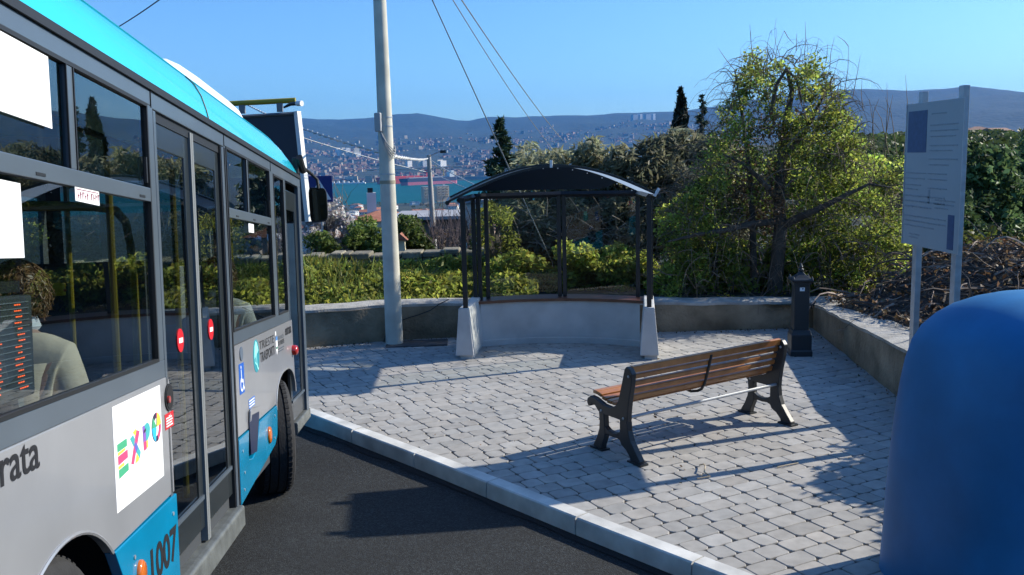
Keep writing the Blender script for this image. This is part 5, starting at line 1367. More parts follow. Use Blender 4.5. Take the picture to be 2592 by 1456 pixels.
# houses down the slope to the sea
protos = {}
hs = []
tries = 0
HG = 'houses stepping down the slope to the sea'
def proto(i, seed):
    random.seed(seed); kind = random.choice(('hip', 'hip', 'gable', 'flat', 'gable')); w_, d, h = random.uniform(9, 15), random.uniform(8, 11), random.choice((4.2, 6, 6.5, 7))
    return w_, d, h, kind
for i in range(130):
    for _ in range(40):
        az_ = RAD(random.uniform(-13.5, 3)); r = 150 * (1850 / 150) ** random.random()
        x, y = r * math.sin(az_), r * math.cos(az_)
        if all((x - a) ** 2 + (y - b) ** 2 > 17 ** 2 for a, b in hs): break
    hs.append((x, y))
hs.sort(key=lambda q: math.hypot(*q))
rn = random.Random(3)
WN = ['cream', 'white', 'ochre', 'rose', 'grey', 'pale']; 
for i, (x, y) in enumerate(hs):
    kind = rn.choice(('hip', 'hip', 'gable', 'gable', 'flat')); w_, d, h = rn.uniform(11, 20), rn.uniform(10, 14), rn.choice((3.4, 5.8, 6.2, 6.5))
    wi = rn.choice((0, 0, 1, 1, 2, 3, 5)); tl = rn.choice((m_tile, m_tile, m_tile2)); rm = WALLS[4] if kind == 'flat' else tl
    rz = rn.uniform(-.6, .6)
    if i < 10: place_house(x, y, rz, w_, d, h, kind, WALLS[wi], rm, 'one of the small tile roofed houses stepping down the slope to the sea', group=HG)
    else:
        a, r, q = house_mesh(w_, d, h, kind); b = MB(); b.add(a.v, a.f, 0); b.add(r.v, r.f, 1); b.add(q.v, q.f, 2)
        o = b.build('house', [WALLS[wi], rm, m_win]); o.location = (x, y, terr(x, y)); o.rotation_euler = (0, 0, rz)
        tag(o, 'one of the small tile roofed houses stepping down the slope to the sea', 'house', HG)

# ------------------------------------------------------------------ the town across the bay
CG = 'buildings of the town across the bay'
cm = []
TW = [mat('town_%s' % n, c, rough=.9) for n, c in (('cream', (.40, .34, .26)), ('white', (.55, .53, .50)), ('ochre', (.30, .23, .14)), ('rose', (.30, .20, .16)), ('grey', (.20, .20, .20)), ('pale', (.46, .42, .36)))]
rn = random.Random(9)
for i in range(14):
    tall = i >= 10
    w_, d, h = (rn.uniform(16, 28), rn.uniform(12, 16), rn.uniform(16, 28)) if tall else (rn.uniform(10, 20), rn.uniform(10, 15), rn.uniform(5, 10))
    a, r, q = house_mesh(w_, d, h, 'flat' if tall or i % 4 == 0 else rn.choice(('hip', 'gable')), ov=.5)
    cm.append((a, r, q, [TW[(1, 0, 5, 4, 3, 2, 5, 3, 0, 4, 1, 5, 0, 1)[i]], TW[4] if tall or i % 4 == 0 else (mat('town_tile', (.19, .095, .07), rough=.9) if i % 3 else mat('town_tile2', (.13, .085, .07), rough=.9)), m_win]))
meshes = []
for a, r, q, ms in cm:
    b = MB(); b.add(a.v, a.f, 0); b.add(r.v, r.f, 1); b.add(q.v, q.f, 2); o = b.build('town_building', ms); meshes.append(o.data); bpy.data.objects.remove(o)
spots = []
def town(n, az0, az1, r0, r1, pw=1.0, clump=2.2):
    c = 0
    while c < n:
        a = RAD(rn.uniform(az0, az1)); r = r0 + (r1 - r0) * rn.random() ** pw
        x, y = r * math.sin(a), r * math.cos(a)
        if mnoise.noise(Vector((x / 330, y / 330, 2.0))) * clump + .25 < rn.random(): continue
        spots.append((x, y)); c += 1
town(1500, -14.5, -6.5, 3600, 6000, 1.3); town(900, -8, 1.0, 3620, 6700, 1.25); town(420, 2, 12, 5200, 8200, .8, 3.0); town(200, -14, 12, 6000, 7600, 1, 4)
spots.sort(key=lambda q: math.hypot(*q))
big = MB(); bm_ = [TW[0], MATS['town_tile'], m_win, TW[3], TW[4], MATS['town_tile2']]
for i, (x, y) in enumerate(spots):
    k = rn.choice((0, 1, 2, 3, 4, 5, 6, 7, 8, 9, 9, 1, 3, 4, 5, 7, 9, 2, 3, 10, 12)); rz = rn.uniform(-.9, .9); z = terr(x, y)
    if i < 250:
        o = bpy.data.objects.new('town_building', meshes[k]); col.objects.link(o); o.location = (x, y, z); o.rotation_euler = (0, 0, rz)
        tag(o, 'one of the small pale buildings along the far shore of the bay', 'building', CG)
    else:
        a, r, q, ms = cm[k]; cr, sr = math.cos(rz), math.sin(rz)
        for src, mi in ((a, (0, 3, 4)[i % 3]), (r, 4 if k >= 10 else (1, 5)[i % 2])):
            big.add([(x + cr * p[0] - sr * p[1], y + sr * p[0] + cr * p[1], z + p[2]) for p in src.v], src.f, mi)
tag(big.build('distant_town', bm_, recalc=False), 'mass of small houses covering the lower slopes across the bay', 'town', kind='stuff')
# white blocks on the town's upper edge and hospital towers
tmesh = []
for wm in (WALLS[1], WALLS[0]):
    a, r, q = house_mesh(23, 14, 26, 'flat', ov=.2); b = MB(); b.add(a.v, a.f, 0); b.add(r.v, r.f, 0); b.add(q.v, q.f, 1); o = b.build('tower_block', [wm, m_win]); tmesh.append(o.data); bpy.data.objects.remove(o)
for i, (px, py, w_, h) in enumerate(((855, 377, 28, 30), (868, 376, 26, 34), (880, 377, 30, 28), (902, 378, 34, 26), (862, 388, 40, 22), (884, 389, 46, 20), (905, 390, 40, 24), (875, 399, 30, 34), (1035, 412, 30, 34), (1066, 409, 34, 40), (1076, 410, 30, 46), (1112, 408, 34, 46), (1120, 412, 40, 30))):
    D = 5600 if py < 405 else 4300; p = aty(px, py + 6, D); 
    o = bpy.data.objects.new('tower_block', tmesh[i % 2]); col.objects.link(o); o.location = (p[0], p[1], p[2] - h * .2);     o.scale = (w_ / 23, 1, 1.0); o.rotation_euler = (0, 0, rn.uniform(.5, .9))
    tag(o, 'one of the pale tower blocks in the town across the bay', 'tower block', 'pale tower blocks across the bay')
for (x0, x1, yt, yb, nm) in ((1594, 1623, 291, 311, 'hospital tower'), (1626, 1656, 290, 312, 'hospital tower')):
    a, b = Vector(aty(x0, yt, 8500)), Vector(aty(x1, yb, 8500)); root = empty('tower_block', ((a.x + b.x) / 2, 8500, b.z), 'left of the two wide towers on the hill below the ridge' if x0 < 1600 else 'right of the two wide towers on the hill below the ridge', 'tower block'); ORG[root.name] = Vector()
    w_, h = b.x - a.x, a.z - b.z
    mb = MB(); mb.box((0, 0, h / 2 - 20), (w_ * .75, 40, h + 40)); mb.build('wall', WALLS[4], root); root.rotation_euler = (0, 0, .5); mb = MB(); mb.box((w_ * .46, 0, h / 2 - 18), (w_ * .26, 46, h + 46)); mb.build('stair_tower', WALLS[1], root)
p = Vector(aty(1645, 322, 8000)); mb = MB()
for k in range(5): mb.box((p.x + (k - 2) * 22, 8000, p.z + 8 * (k % 2)), (15, 15, 38 + 10 * (k % 3)))
tag(mb.build('housing_estate', WALLS[3]), 'rose coloured blocks below the two wide towers on the far hill', 'housing estate')

# ------------------------------------------------------------------ ships and jetty
def ship(name, x0, x1, ywl, ytop, label, mlow, mup, sup, boot=.4):
    D = 92.6 / (((ywl - 398.0) / 2300)); a = Vector(aty(x0, ywl, D)); b = Vector(aty(x1, ywl, D)); Lg = (b - a).length; h = (ywl - ytop) / 2300 * D
    root = empty(name, ((a.x + b.x) / 2, D, -90), label, 'ship'); ORG[root.name] = Vector(); root.rotation_euler = (0, 0, .62); Lg *= 1.25
    def hull(z0, z1, k0, k1, m, nm):
        mb = MB(); R2 = []
        for z, k in ((z0, k0), (z1, k1)):
            R2.append([(-Lg / 2 - k, 0, z), (-Lg * .40, -13, z), (Lg * .47, -13, z), (Lg / 2, -8, z), (Lg / 2, 8, z), (Lg * .47, 13, z), (-Lg * .40, 13, z)])
        mb.loft(R2); return mb.build(nm, m, root)
    hull(-3, h * boot, -4, 0, mlow, 'lower_hull'); hull(h * boot + .05, h, 0, 6, mup, 'upper_hull')
    mb = MB(); mb.box((Lg * .40, 0, h + 8), (Lg * .08, 22, 16)); mb.box((Lg * .41, 0, h + 19), (Lg * .05, 26, 6)); mb.build('superstructure', sup, root)
    mb = MB(); mb.box((Lg * .45, 0, h + 18), (7, 8, 20)); mb.build('funnel', mup, root)
    mb = MB(); mb.tube([(-Lg * .38, 0, h), (-Lg * .38, 0, h + 14)], .8, 6); mb.box((0, 0, h + 1.2), (Lg * .7, 8, 2.4))
    for k in np.linspace(-.25, .25, 4): mb.tube([(Lg * k, 0, h), (Lg * k, 0, h + 15)], .7, 6); mb.tube([(Lg * k, 0, h + 14), (Lg * (k + .05), 0, h + 9)], .5, 5)
    mb.build('deck_gear', mup if boot < .3 else WALLS[4], root)
m_sr = mat('ship_red', (.50, .045, .035), rough=.5); m_sp = mat('ship_boot_red', (.50, .13, .17), rough=.5); m_sn = mat('ship_navy', (.03, .04, .085), rough=.5)
ship('cargo_ship', 962, 1090, 461.5, 445, 'red ship moored behind the dark hulled one, right of the concrete pole', m_sr, m_sr, m_sr, .25)
ship('cargo_ship', 1020, 1150, 466, 449, 'dark hulled ship with a pink waterline and white deckhouse, in the bay', m_sp, m_sn, WALLS[1], .45)
a, b = aty(838, 461, 3450), aty(925, 458, 3450); mb = MB(); mb.box(((a[0] + b[0]) / 2, 3450, -88.5), (b[0] - a[0], 18, 6)); 
for k in range(7): mb.box((a[0] + (b[0] - a[0]) * (k + .5) / 7, 3450, -83), (6, 8, 6 + 3 * (k % 3)))
tag(mb.build('jetty', WALLS[1]), 'long pale jetty at the water’s edge, left of the concrete pole', 'jetty')
mb = MB()
for k in range(26):
    x = rn.uniform(-900, 120); D = rn.uniform(3545, 3640); l = rn.uniform(30, 120); mb.box((x, D, -84 + rn.uniform(-2, 3)), (l, 25, rn.uniform(10, 18)))
tag(mb.build('dock_sheds', [mat('dock_grey', (.22, .22, .23), rough=.8, var=.3, vscale=.01)]), 'low grey sheds along the far waterfront behind the ships', 'dock')
for px, lb in ((1123, 'crane'), ):
    p = Vector(aty(1123, 436, 3480)); mb = MB(); mb.tube([(p.x, 3480, -88), (p.x, 3480, -45)], 2.2, 6); mb.tube([(p.x, 3480, -52), (p.x - 34, 3480, -28)], 1.6, 6); mb.tube([(p.x, 3480, -45), (p.x - 34, 3480, -28)], .8, 5); tag(mb.build('dock_crane', mat('crane_yellow', (.5, .36, .05))), 'tall yellow dock crane on the far quay behind the ships', 'crane')
# ------------------------------------------------------------------ plants
def leafmat(n, c, tr=.35, rough=.55): return mat(n, c, rough=rough, tint=True, trans=tr, spec=.3)
m_bark = mat('bark', (.055, .045, .035), rough=.95, color2=(.11, .09, .07), vscale=6, bump=.8, bscale=30)
m_twig = mat('twig_brown', (.17, .125, .085), rough=.9, var=.3, vscale=3)
m_lime = leafmat('leaf_lime', (.285, .320, .062), .68)
m_crown = leafmat('leaf_crown', (.36, .43, .085), .68)
m_green = leafmat('leaf_green', (.125, .175, .040), .4)
m_dark = leafmat('leaf_dark', (.078, .125, .048), .4)
m_olive = leafmat('leaf_olive', (.30, .31, .195), .5)
m_conif = leafmat('needle_green', (.034, .062, .030), .1)
m_cypr = leafmat('needle_dark', (.012, .020, .010), .05)
m_dry = leafmat('leaf_dry', (.22, .14, .075), .3)
m_petal = leafmat('petal_white', (.78, .74, .72), .4)
m_grass = leafmat('grass_blade', (.13, .15, .03), .4)
def branch(p, d, ln, r, n=7, droop=.0, wob=.25):
    """points and radii of one wandering branch"""
    p = Vector(p); d = Vector(d).normalized(); pts, rad = [p.copy()], [r]
    for i in range(n):
        d = (d + Vector((random.gauss(0, wob), random.gauss(0, wob), random.gauss(0, wob) - droop * (i / n))) * .5).normalized()
        p = p + d * ln / n; pts.append(p.copy()); rad.append(r * (1 - .8 * (i + 1) / n))
    return pts, rad
random.seed(21)
# the tangled tree behind the corner of the walls
TX, TY = 4.08, 13.98
root = empty('tangled_tree', (TX, TY, .3), 'tall tangled tree with arching bare twigs and yellow green clumps, behind the wall corner', 'tree')
def T(px, py, y=TY): return Vector(aty(px, py, y))
tr = MB(); n = 10
tr.tube([T(1958, 790), T(1962, 720), T(1968, 660), T(1976, 580), T(1972, 520), T(1975, 440), T(1985, 330), T(2005, 230), T(1990, 170)], [.15, .12, .11, .105, .085, .075, .06, .04, .02], 12)
tr.tube([T(1974, 575), T(2030, 548, TY - .2), T(2090, 520, TY - .4), T(2150, 490, TY - .5), T(2200, 466, TY - .5), T(2262, 476, TY - .5)], [.07, .056, .046, .034, .020, .007], 9)
tr.tube([T(1972, 560), T(1900, 568, TY - .3), T(1840, 582, TY - .5), T(1760, 595, TY - .6), T(1690, 612, TY - .7)], [.055, .05, .042, .03, .012], 8)
tr.tube([T(1912, 762, TY + .1), T(1908, 690, TY + .1), T(1905, 560, TY + .1), T(1898, 440, TY + .2), T(1880, 300, TY + .2), T(1860, 180, TY + .2)], [.06, .055, .05, .04, .025, .01], 8)
tr.tube([T(1980, 520), T(1940, 470, TY - .3), T(1890, 420, TY - .4), T(1830, 390, TY - .5)], [.05, .04, .03, .01], 7)
tr.tube([T(1985, 400), T(2040, 330, TY + .2), T(2080, 250, TY + .3), T(2110, 190, TY + .3)], [.05, .04, .025, .01], 7)
tr.tube([T(1950, 290, TY - .4), T(1965, 215, TY - .4), T(1990, 176, TY - .4), T(2015, 200, TY - .4), T(2030, 260, TY - .4)], [.03, .03, .028, .022, .012], 7)
for x0, y0, x1, y1 in ((2100, 745, 2095, 600), (1800, 700, 1830, 600), (2070, 650, 2080, 760)): tr.tube([T(x0, y0, TY - .2), T((x0 + x1) / 2 + 6, (y0 + y1) / 2, TY - .2), T(x1, y1, TY - .2)], [.02, .016, .012], 6)
tr.build('trunk', m_bark, root, smooth=True)
OUT = [(1650, 640), (1662, 560), (1690, 520), (1740, 440), (1790, 330), (1840, 230), (1880, 150), (1930, 120), (2010, 120), (2080, 150), (2130, 230), (2165, 320), (2200, 400), (2270, 450), (2300, 520), (2310, 640), (2300, 740)]
tw = MB(); ends = []
CEN = T(1975, 480)
for k in range(1700):
    a = random.random() * 2 * math.pi
    top = random.random()
    px = random.uniform(1700, 2270); lo_, hi_ = 120, 720
    # upper outline at this column
    xs = [q[0] for q in OUT]; ys = [q[1] for q in OUT]
    ytop = np.interp(px, xs, ys)
    py = ytop + 30 + (720 - ytop) * random.random() ** 1.3
    y = TY + random.uniform(-.8, .7) * min(1, .4 + (py - ytop) / 300)
    p = T(px, py, y)
    out = (p - Vector((TX, TY, p.z - .6))); out.normalize()
    d = out * .6 + Vector((random.gauss(0, .7), random.gauss(0, .7), random.uniform(-.4, 1.1)))
    pts, rad = branch(p, d, random.uniform(.3, 1.0), random.choice((.003, .004, .005, .009)), 7, droop=1.5, wob=.3)
    tw.tube(pts, [max(r, .002) for r in rad], 4, cap=False); ends.append(pts)
for px, py, x1, y1 in ((1905, 150, 1898, 62), (1912, 170, 1900, 80), (2035, 150, 2038, 55), (2015, 130, 2016, 86), (1960, 160, 1985, 78), (1985, 78, 2010, 112), (2100, 175, 2112, 95), (2138, 230, 2148, 118), (2148, 118, 2118, 90), (2158, 250, 2178, 140), (2185, 280, 2182, 200), (1862, 180, 1818, 122), (2090, 160, 2095, 112), (2060, 140, 2072, 98)):
    tw.tube([T(px, py), T((px + x1) / 2 + random.uniform(-5, 5), (py + y1) / 2), T(x1, y1)], [.006, .0045, .002], 4)
for px, py, x1, y1 in ((2240, 340, 2245, 210), (2295, 330, 2292, 190), (2235, 330, 2260, 240), (2270, 330, 2240, 245), (2205, 320, 2225, 250), (2285, 340, 2310, 260), (2215, 380, 2200, 250), (2250, 330, 2212, 270)):
    tw.tube([T(px, py + 60, TY + .6), T((px + x1) / 2 + random.uniform(-4, 4), (py + y1) / 2, TY + .6), T(x1, y1, TY + .6)], [.007, .005, .002], 4)
tw.build('branches', m_twig, root)
def pxblobs(L_, y, dy=.6):
    """(px, py, radius px, [depth offset]) -> ellipsoids at distance y"""
    o = []
    for q in L_:
        yy = y + (q[3] if len(q) > 3 else random.uniform(-dy, dy)); c = aty(q[0], q[1], yy); r = q[2] * yy / 2300
        o.append((c[0], c[1], c[2], r, r * 1.1, r * (q[4] if len(q) > 4 else .9)))
    return o
# yellow green clumps in the crown
bl = pxblobs([(1905, 145, 34), (1895, 185, 36), (1925, 200, 30), (2060, 165, 36), (2030, 190, 26), (1890, 235, 34), (1860, 260, 30), (1935, 250, 30), (2045, 240, 30), (2090, 200, 26), (2130, 245, 26), (1840, 310, 34), (1900, 320, 36),
              (1980, 330, 40), (2050, 320, 44), (2110, 330, 40), (2160, 310, 30), (2165, 370, 36), (2030, 400, 44), (1830, 380, 36), (1780, 420, 36), (2100, 420, 50), (2190, 440, 40), (2250, 460, 42), (2280, 410, 24), (1760, 480, 40), (1830, 470, 36),
              (2060, 480, 50), (2150, 520, 50), (2240, 540, 46), (1720, 540, 40), (1790, 560, 44), (1860, 540, 40), (2040, 570, 50), (2110, 600, 56), (2200, 620, 56), (2270, 610, 36), (1700, 610, 40), (1770, 650, 46), (1850, 640, 40), (1930, 640, 36), (2040, 660, 50), (2130, 690, 56), (2220, 700, 50)], TY, .5)
extra = []
for k in range(430):
    px = random.uniform(1680, 2310); ytop = np.interp(px, [q[0] for q in OUT], [q[1] for q in OUT]); py = ytop + 38 + (735 - ytop) * random.random()
    if 1880 < px < 2040 and py > 500 and random.random() < .93: continue
    if py > 470 and px > 2040 and random.random() < .5: continue
    extra.append((px, py, random.uniform(16, 36) * (.8 if py < 330 else 1)))
for k in range(120):
    px = random.uniform(1790, 2180); ytop = np.interp(px, [q[0] for q in OUT], [q[1] for q in OUT]); extra.append((px, ytop + 25 + 170 * random.random(), random.uniform(14, 26)))
bl += pxblobs(extra, TY - .05, .62)
P_, ids = blob_points(bl, 5000, .1)
pxs = np.array([1296 + (q @ CR) / (q @ fw) * FPX for q in (P_ - EYE)]); pys = np.array([728 - (q @ CU) / (q @ fw) * FPX for q in (P_ - EYE)])
brown = np.exp(-((pxs - 1910) / 110) ** 2 - ((pys - 450) / 130) ** 2)
keep = rng.random(len(P_)) > .75 * brown; P_, ids = P_[keep], ids[keep]
leaves('crown', P_, rng.uniform(.026, .058, len(P_)), m_crown, root, tints(len(P_), .3, 1.2, ids, .12, .34), aspect=1.6)
bl = pxblobs([(1960, 420, 60), (1900, 480, 60), (1980, 520, 60), (1880, 400, 50), (1950, 330, 50), (1940, 570, 60), (2020, 300, 40), (1850, 560, 50), (1870, 470, 60), (1930, 480, 60), (1830, 520, 60), (1990, 440, 50), (1900, 540, 50)], TY, .5)
P_, ids = blob_points(bl, 1300, .1)
leaves('dry_leaves', P_, rng.uniform(.03, .065, len(P_)), m_dry, root, tints(len(P_), .35, .95, ids, .1, .3), aspect=2.4)

# ivy and brambles under the tree, along the back wall
def mound(name, pts, dens, m, size, label, cat, kind=None, lo=.45, hi=1.3, shell=.35, aspect=1.4, group=None):
    P_, ids = blob_points(pts, dens, shell)
    P_[:, 2] = np.maximum(P_[:, 2], .0)
    o = leaves(name, P_, rng.uniform(size * .6, size * 1.4, len(P_)), m, None, tints(len(P_), lo, hi, ids, .12, .22), aspect=aspect)
    return tag(o, label, cat, group, kind)
L_ = []
for k in range(105):
    px = random.uniform(1655, 2330); ytop = np.interp(px, [1655, 1750, 1900, 2000, 2150, 2250, 2330], [690, 650, 640, 620, 600, 620, 690])
    L_.append((px, random.uniform(ytop, 748), random.uniform(22, 42), random.uniform(-.15, .5)))
mound('undergrowth', pxblobs(L_, 14.25), 4600, m_crown, .075, 'yellow green ivy and brambles at the foot of the tangled tree', 'undergrowth', 'stuff', .5, 1.4)
# twigs standing in the undergrowth
tw = MB()
for k in range(260):
    px = random.uniform(1660, 2330); p = T(px, random.uniform(640, 765), 13.75 + random.random() * .9)
    pts, rad = branch(p, (random.gauss(0, .6), random.gauss(0, .3), random.uniform(.2, 1)), random.uniform(.3, 1.0), random.uniform(.004, .009), 6, .3, .25); tw.tube(pts, [max(r, .002) for r in rad], 4, cap=False)
for k in range(60):
    px = random.uniform(1665, 1960); p = T(px, random.uniform(748, 768), 13.5 + random.random() * .2)
    pts, rad = branch(p, (random.gauss(0, 1), random.gauss(0, .3), random.uniform(-.1, .5)), random.uniform(.15, .5), random.uniform(.004, .008), 5, .5, .35); tw.tube(pts, [max(r, .002) for r in rad], 4, cap=False)
tag(tw.build('brambles', m_twig), 'brown bramble stems tangled above the back wall', 'brambles', kind='stuff')
# bright hedge behind the shelter
L_ = []
for k in range(85):
    px = random.uniform(1215, 1650); ytop = np.interp(px, [1225, 1290, 1350, 1420, 1500, 1560, 1650], [690, 640, 625, 612, 628, 622, 640])
    L_.append((px, random.uniform(ytop + 14, 742), random.uniform(22, 38), random.uniform(-.3, .6)))
mound('ivy_hedge', pxblobs(L_, 14.9), 5200, m_lime, .075, 'bright yellow green ivy hedge seen through the shelter glass', 'hedge', None, .55, 1.5)
# ground cover between the low wall and the stone wall
P_ = []; 
def gz_(x, y): return .34 + .20 * mnoise.noise(Vector((x * .9, y * .9, 4))) + .22 * sstep(13.4, 14.4, y) * (1 if y < 16.5 else max(0.1, 1 - (y - 16.5) / 1.3))
n = 52000; xs = rng.uniform(-6.5, .4, n); ys = rng.uniform(13.15, 17.75, n)
den = np.array([mnoise.noise(Vector((a * 1.3, b * 1.3, 9))) for a, b in zip(xs, ys)])
zs = np.array([gz_(a, b) for a, b in zip(xs, ys)]) + rng.uniform(-.22, .12, n) + .10 * den
g = 1 + .35 * den
k = (xs > -3.3) | (rng.random(n) < .5)
tt = tints(n, .45, 1.25, None, .1) * g[:, None]
leaves('ground_cover', np.stack([xs, ys, zs], 1)[k], rng.uniform(.05, .11, n)[k], m_lime, None, tt[k], aspect=1.8)
tag(bpy.data.objects['ground_cover'], 'leafy green ground cover between the low wall and the stone wall', 'ground cover', kind='stuff')
n = 3200; xs = rng.uniform(-6.5, -1.0, n); xs = np.where(rng.random(n) < .6, rng.uniform(-5.5, -2.6, n), xs); ys = rng.uniform(13.1, 17.8, n)
zs = np.array([gz_(a, b) for a, b in zip(xs, ys)]) + rng.uniform(-.12, .12, n)
leaves('long_grass', np.stack([xs, ys, zs], 1), rng.uniform(.10, .20, n), m_grass, None, tints(n, .6, 1.5, None, .15), aspect=9, up=1.2)
tag(bpy.data.objects['long_grass'], 'long pale grass tufts in the green cover beyond the low wall', 'grass', kind='stuff')
# olives
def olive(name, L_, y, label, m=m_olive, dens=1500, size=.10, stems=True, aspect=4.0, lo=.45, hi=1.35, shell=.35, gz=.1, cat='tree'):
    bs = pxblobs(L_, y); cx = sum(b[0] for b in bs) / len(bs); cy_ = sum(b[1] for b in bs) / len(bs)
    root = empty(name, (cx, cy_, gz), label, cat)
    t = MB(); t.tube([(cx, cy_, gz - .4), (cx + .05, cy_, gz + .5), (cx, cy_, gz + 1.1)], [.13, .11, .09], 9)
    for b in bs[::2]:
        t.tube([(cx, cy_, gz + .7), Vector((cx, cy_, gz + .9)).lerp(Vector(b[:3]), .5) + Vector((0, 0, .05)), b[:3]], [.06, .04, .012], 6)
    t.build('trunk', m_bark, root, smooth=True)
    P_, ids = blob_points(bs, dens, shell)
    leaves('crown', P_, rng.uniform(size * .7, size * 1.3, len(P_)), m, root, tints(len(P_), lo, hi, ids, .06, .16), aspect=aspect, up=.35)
    return root
def scatter_px(x0, x1, yt, yb, n, r, f=None):
    o = []
    for k in range(n):
        px = random.uniform(x0, x1); c = (px - (x0 + x1) / 2) / ((x1 - x0) / 2); top = yt + (1 - math.sqrt(max(0, 1 - c * c))) * (yb - yt) * .5
        o.append((px, random.uniform(top + r * .6, yb), r * random.uniform(.7, 1.25)))
    return o
olive('olive_tree', scatter_px(1290, 1420, 338, 560, 26, 36), 17.5, 'grey green olive tree rising behind the left half of the shelter roof')
olive('olive_tree', scatter_px(1390, 1545, 330, 560, 30, 38), 18.2, 'grey green olive tree rising behind the crown of the shelter roof')
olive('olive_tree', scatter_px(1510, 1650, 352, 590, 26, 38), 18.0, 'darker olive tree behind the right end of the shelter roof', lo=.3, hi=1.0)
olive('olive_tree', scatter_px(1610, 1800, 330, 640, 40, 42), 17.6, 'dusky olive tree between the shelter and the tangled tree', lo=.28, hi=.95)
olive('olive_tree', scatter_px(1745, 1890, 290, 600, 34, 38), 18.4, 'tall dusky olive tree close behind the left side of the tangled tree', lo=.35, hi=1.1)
olive('green_shrub', scatter_px(1205, 1300, 505, 640, 18, 24), 16.0, 'hanging yellow green shrub behind the left glass of the shelter', m=m_lime, dens=3500, size=.06, aspect=3, lo=.35, hi=1.0, cat='shrub')
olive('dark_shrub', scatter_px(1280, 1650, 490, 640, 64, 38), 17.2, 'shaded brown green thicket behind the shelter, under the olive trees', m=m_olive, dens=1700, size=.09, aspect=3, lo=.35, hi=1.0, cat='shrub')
tw = MB()
for k in range(70):
    p = aty(random.uniform(1300, 1640), random.uniform(520, 640), random.uniform(16.2, 16.8)); pts, rad = branch(p, (random.gauss(0, 1), 0, random.uniform(-.2, .9)), random.uniform(.3, .8), random.uniform(.003, .009), 6, .2, .3); tw.tube(pts, [max(r, .003) for r in rad], 4, cap=False)
tag(tw.build('bare_branches', mat('branch_grey', (.22, .19, .16), rough=.9)), 'bare grey branches poking from the thicket behind the shelter', 'branches', kind='stuff')
# conifers
def conifer(px, ptop, pbot, y, wpx, label, m=m_conif, dens=26, name='fir_tree', droop=.25, size=.16, ragged=.35):
    top = Vector(aty(px, ptop, y)); z0 = terr(px, y) if 0 else aty(px, pbot, y)[2]; h = top.z - z0; R_ = wpx * y / 2300 / 2
    root = empty(name, (top.x, y, z0), label, 'tree')
    t = MB(); t.tube([(top.x, y, z0 - 1), (top.x, y, z0 + h * .5), top], [.03 * h, .018 * h, .006], 8); P_ = []
    for k in range(int(dens)):
        f = (k + random.random()) / dens; z = z0 + h * (1 - f); r = R_ * (f ** .8) * random.uniform(1 - ragged, 1 + ragged * .4) + .03
        an = random.random() * 6.28
        a = Vector((top.x, y, z)); e = a + Vector((math.cos(an) * r, math.sin(an) * r, -droop * r + .10 * r * random.random())); t.tube([a, a.lerp(e, .5) + Vector((0, 0, .05 * r)), e], [.006 * h * (.3 + f), .004 * h * f + .002, .002], 5)
        nn = int(14 + 90 * f); q = rng.random(nn) ** .7
        for u in q:
            c = a.lerp(e, float(u)); P_.append((c.x + random.gauss(0, .09 * r + .02), c.y + random.gauss(0, .09 * r + .02), c.z + random.gauss(0, .045 * r + .015) - .05 * r * (random.random())))
    t.build('trunk', m_bark, root); P_ = np.array(P_)
    leaves('crown', P_, rng.uniform(size * .6, size * 1.3, len(P_)), m, root, tints(len(P_), .6, 1.6), aspect=3.2)
conifer(1268, 302, 560, 25, 150, 'ragged dark fir rising left of the shelter roof, in front of the town', dens=60, size=.15)
conifer(1778, 236, 420, 42, 66, 'small thin fir between the cypress and the tangled tree', dens=26, size=.16)
def cypress(px, ptop, pbot, y, wpx, label):
    top = Vector(aty(px, ptop, y)); z0 = aty(px, pbot, y)[2]; h = top.z - z0; R_ = wpx * y / 2300 / 2
    root = empty('cypress', (top.x, y, z0), label, 'tree'); t = MB(); t.tube([(top.x, y, z0 - 2), (top.x, y, z0 + h * .9)], [.12, .02], 8); t.build('trunk', m_bark, root)
    n = int(9000 * R_ * h / 3); f = rng.random(n); an = rng.random(n) * 6.283
    r = R_ * np.minimum(1, (f / .35) ** .85) * (1 - .25 * np.maximum(0, f - .75) / .25) * (.55 + .45 * rng.random(n)) * (1 + .22 * np.sin(an * 3 + f * 23))
    P_ = np.stack([top.x + r * np.cos(an) + .05 * np.sin(f * 9), y + r * np.sin(an), z0 + h * (1 - f)], 1)
    leaves('crown', P_, rng.uniform(.10, .26, n), m_cypr, root, tints(n, .5, 1.7), aspect=2.6, up=1.6)
cypress(1722, 226, 430, 38, 34, 'slim dark cypress standing against the far ridge, left of the tangled tree')
# right hand side: dark evergreen bushes, brushwood pile
def bush(name, L_, y, label, m, size, dens=420, lo=.4, hi=1.3, aspect=1.6, gz=None, cat='bush', shell=.45):
    bs = pxblobs(L_, y); zmin = min(b[2] - b[5] for b in bs) if gz is None else gz; cx = sum(b[0] for b in bs) / len(bs); cy_ = sum(b[1] for b in bs) / len(bs)
    root = empty(name, (cx, cy_, zmin), label, cat); t = MB()
    for b in bs[::3]: t.tube([(cx + random.gauss(0, .1), cy_, zmin - .2), Vector((cx, cy_, zmin + .2)).lerp(Vector(b[:3]), .55), b[:3]], [.035, .025, .008], 5)
    t.build('stems', m_bark, root); P_, ids = blob_points(bs, dens, shell)
    leaves('foliage', P_, rng.uniform(size * .6, size * 1.4, len(P_)), m, root, tints(len(P_), lo, hi, ids, .08, .2), aspect=aspect); return root
bush('evergreen_bush', scatter_px(2420, 2560, 345, 600, 36, 44), 19, 'dark evergreen bush right of the information board', m_dark, .12, 900, .5, 2.0)
bush('evergreen_bush', scatter_px(2520, 2760, 330, 620, 44, 52), 20.5, 'dark evergreen bush cut off by the right edge of the picture', m_dark, .13, 800, .5, 2.0)
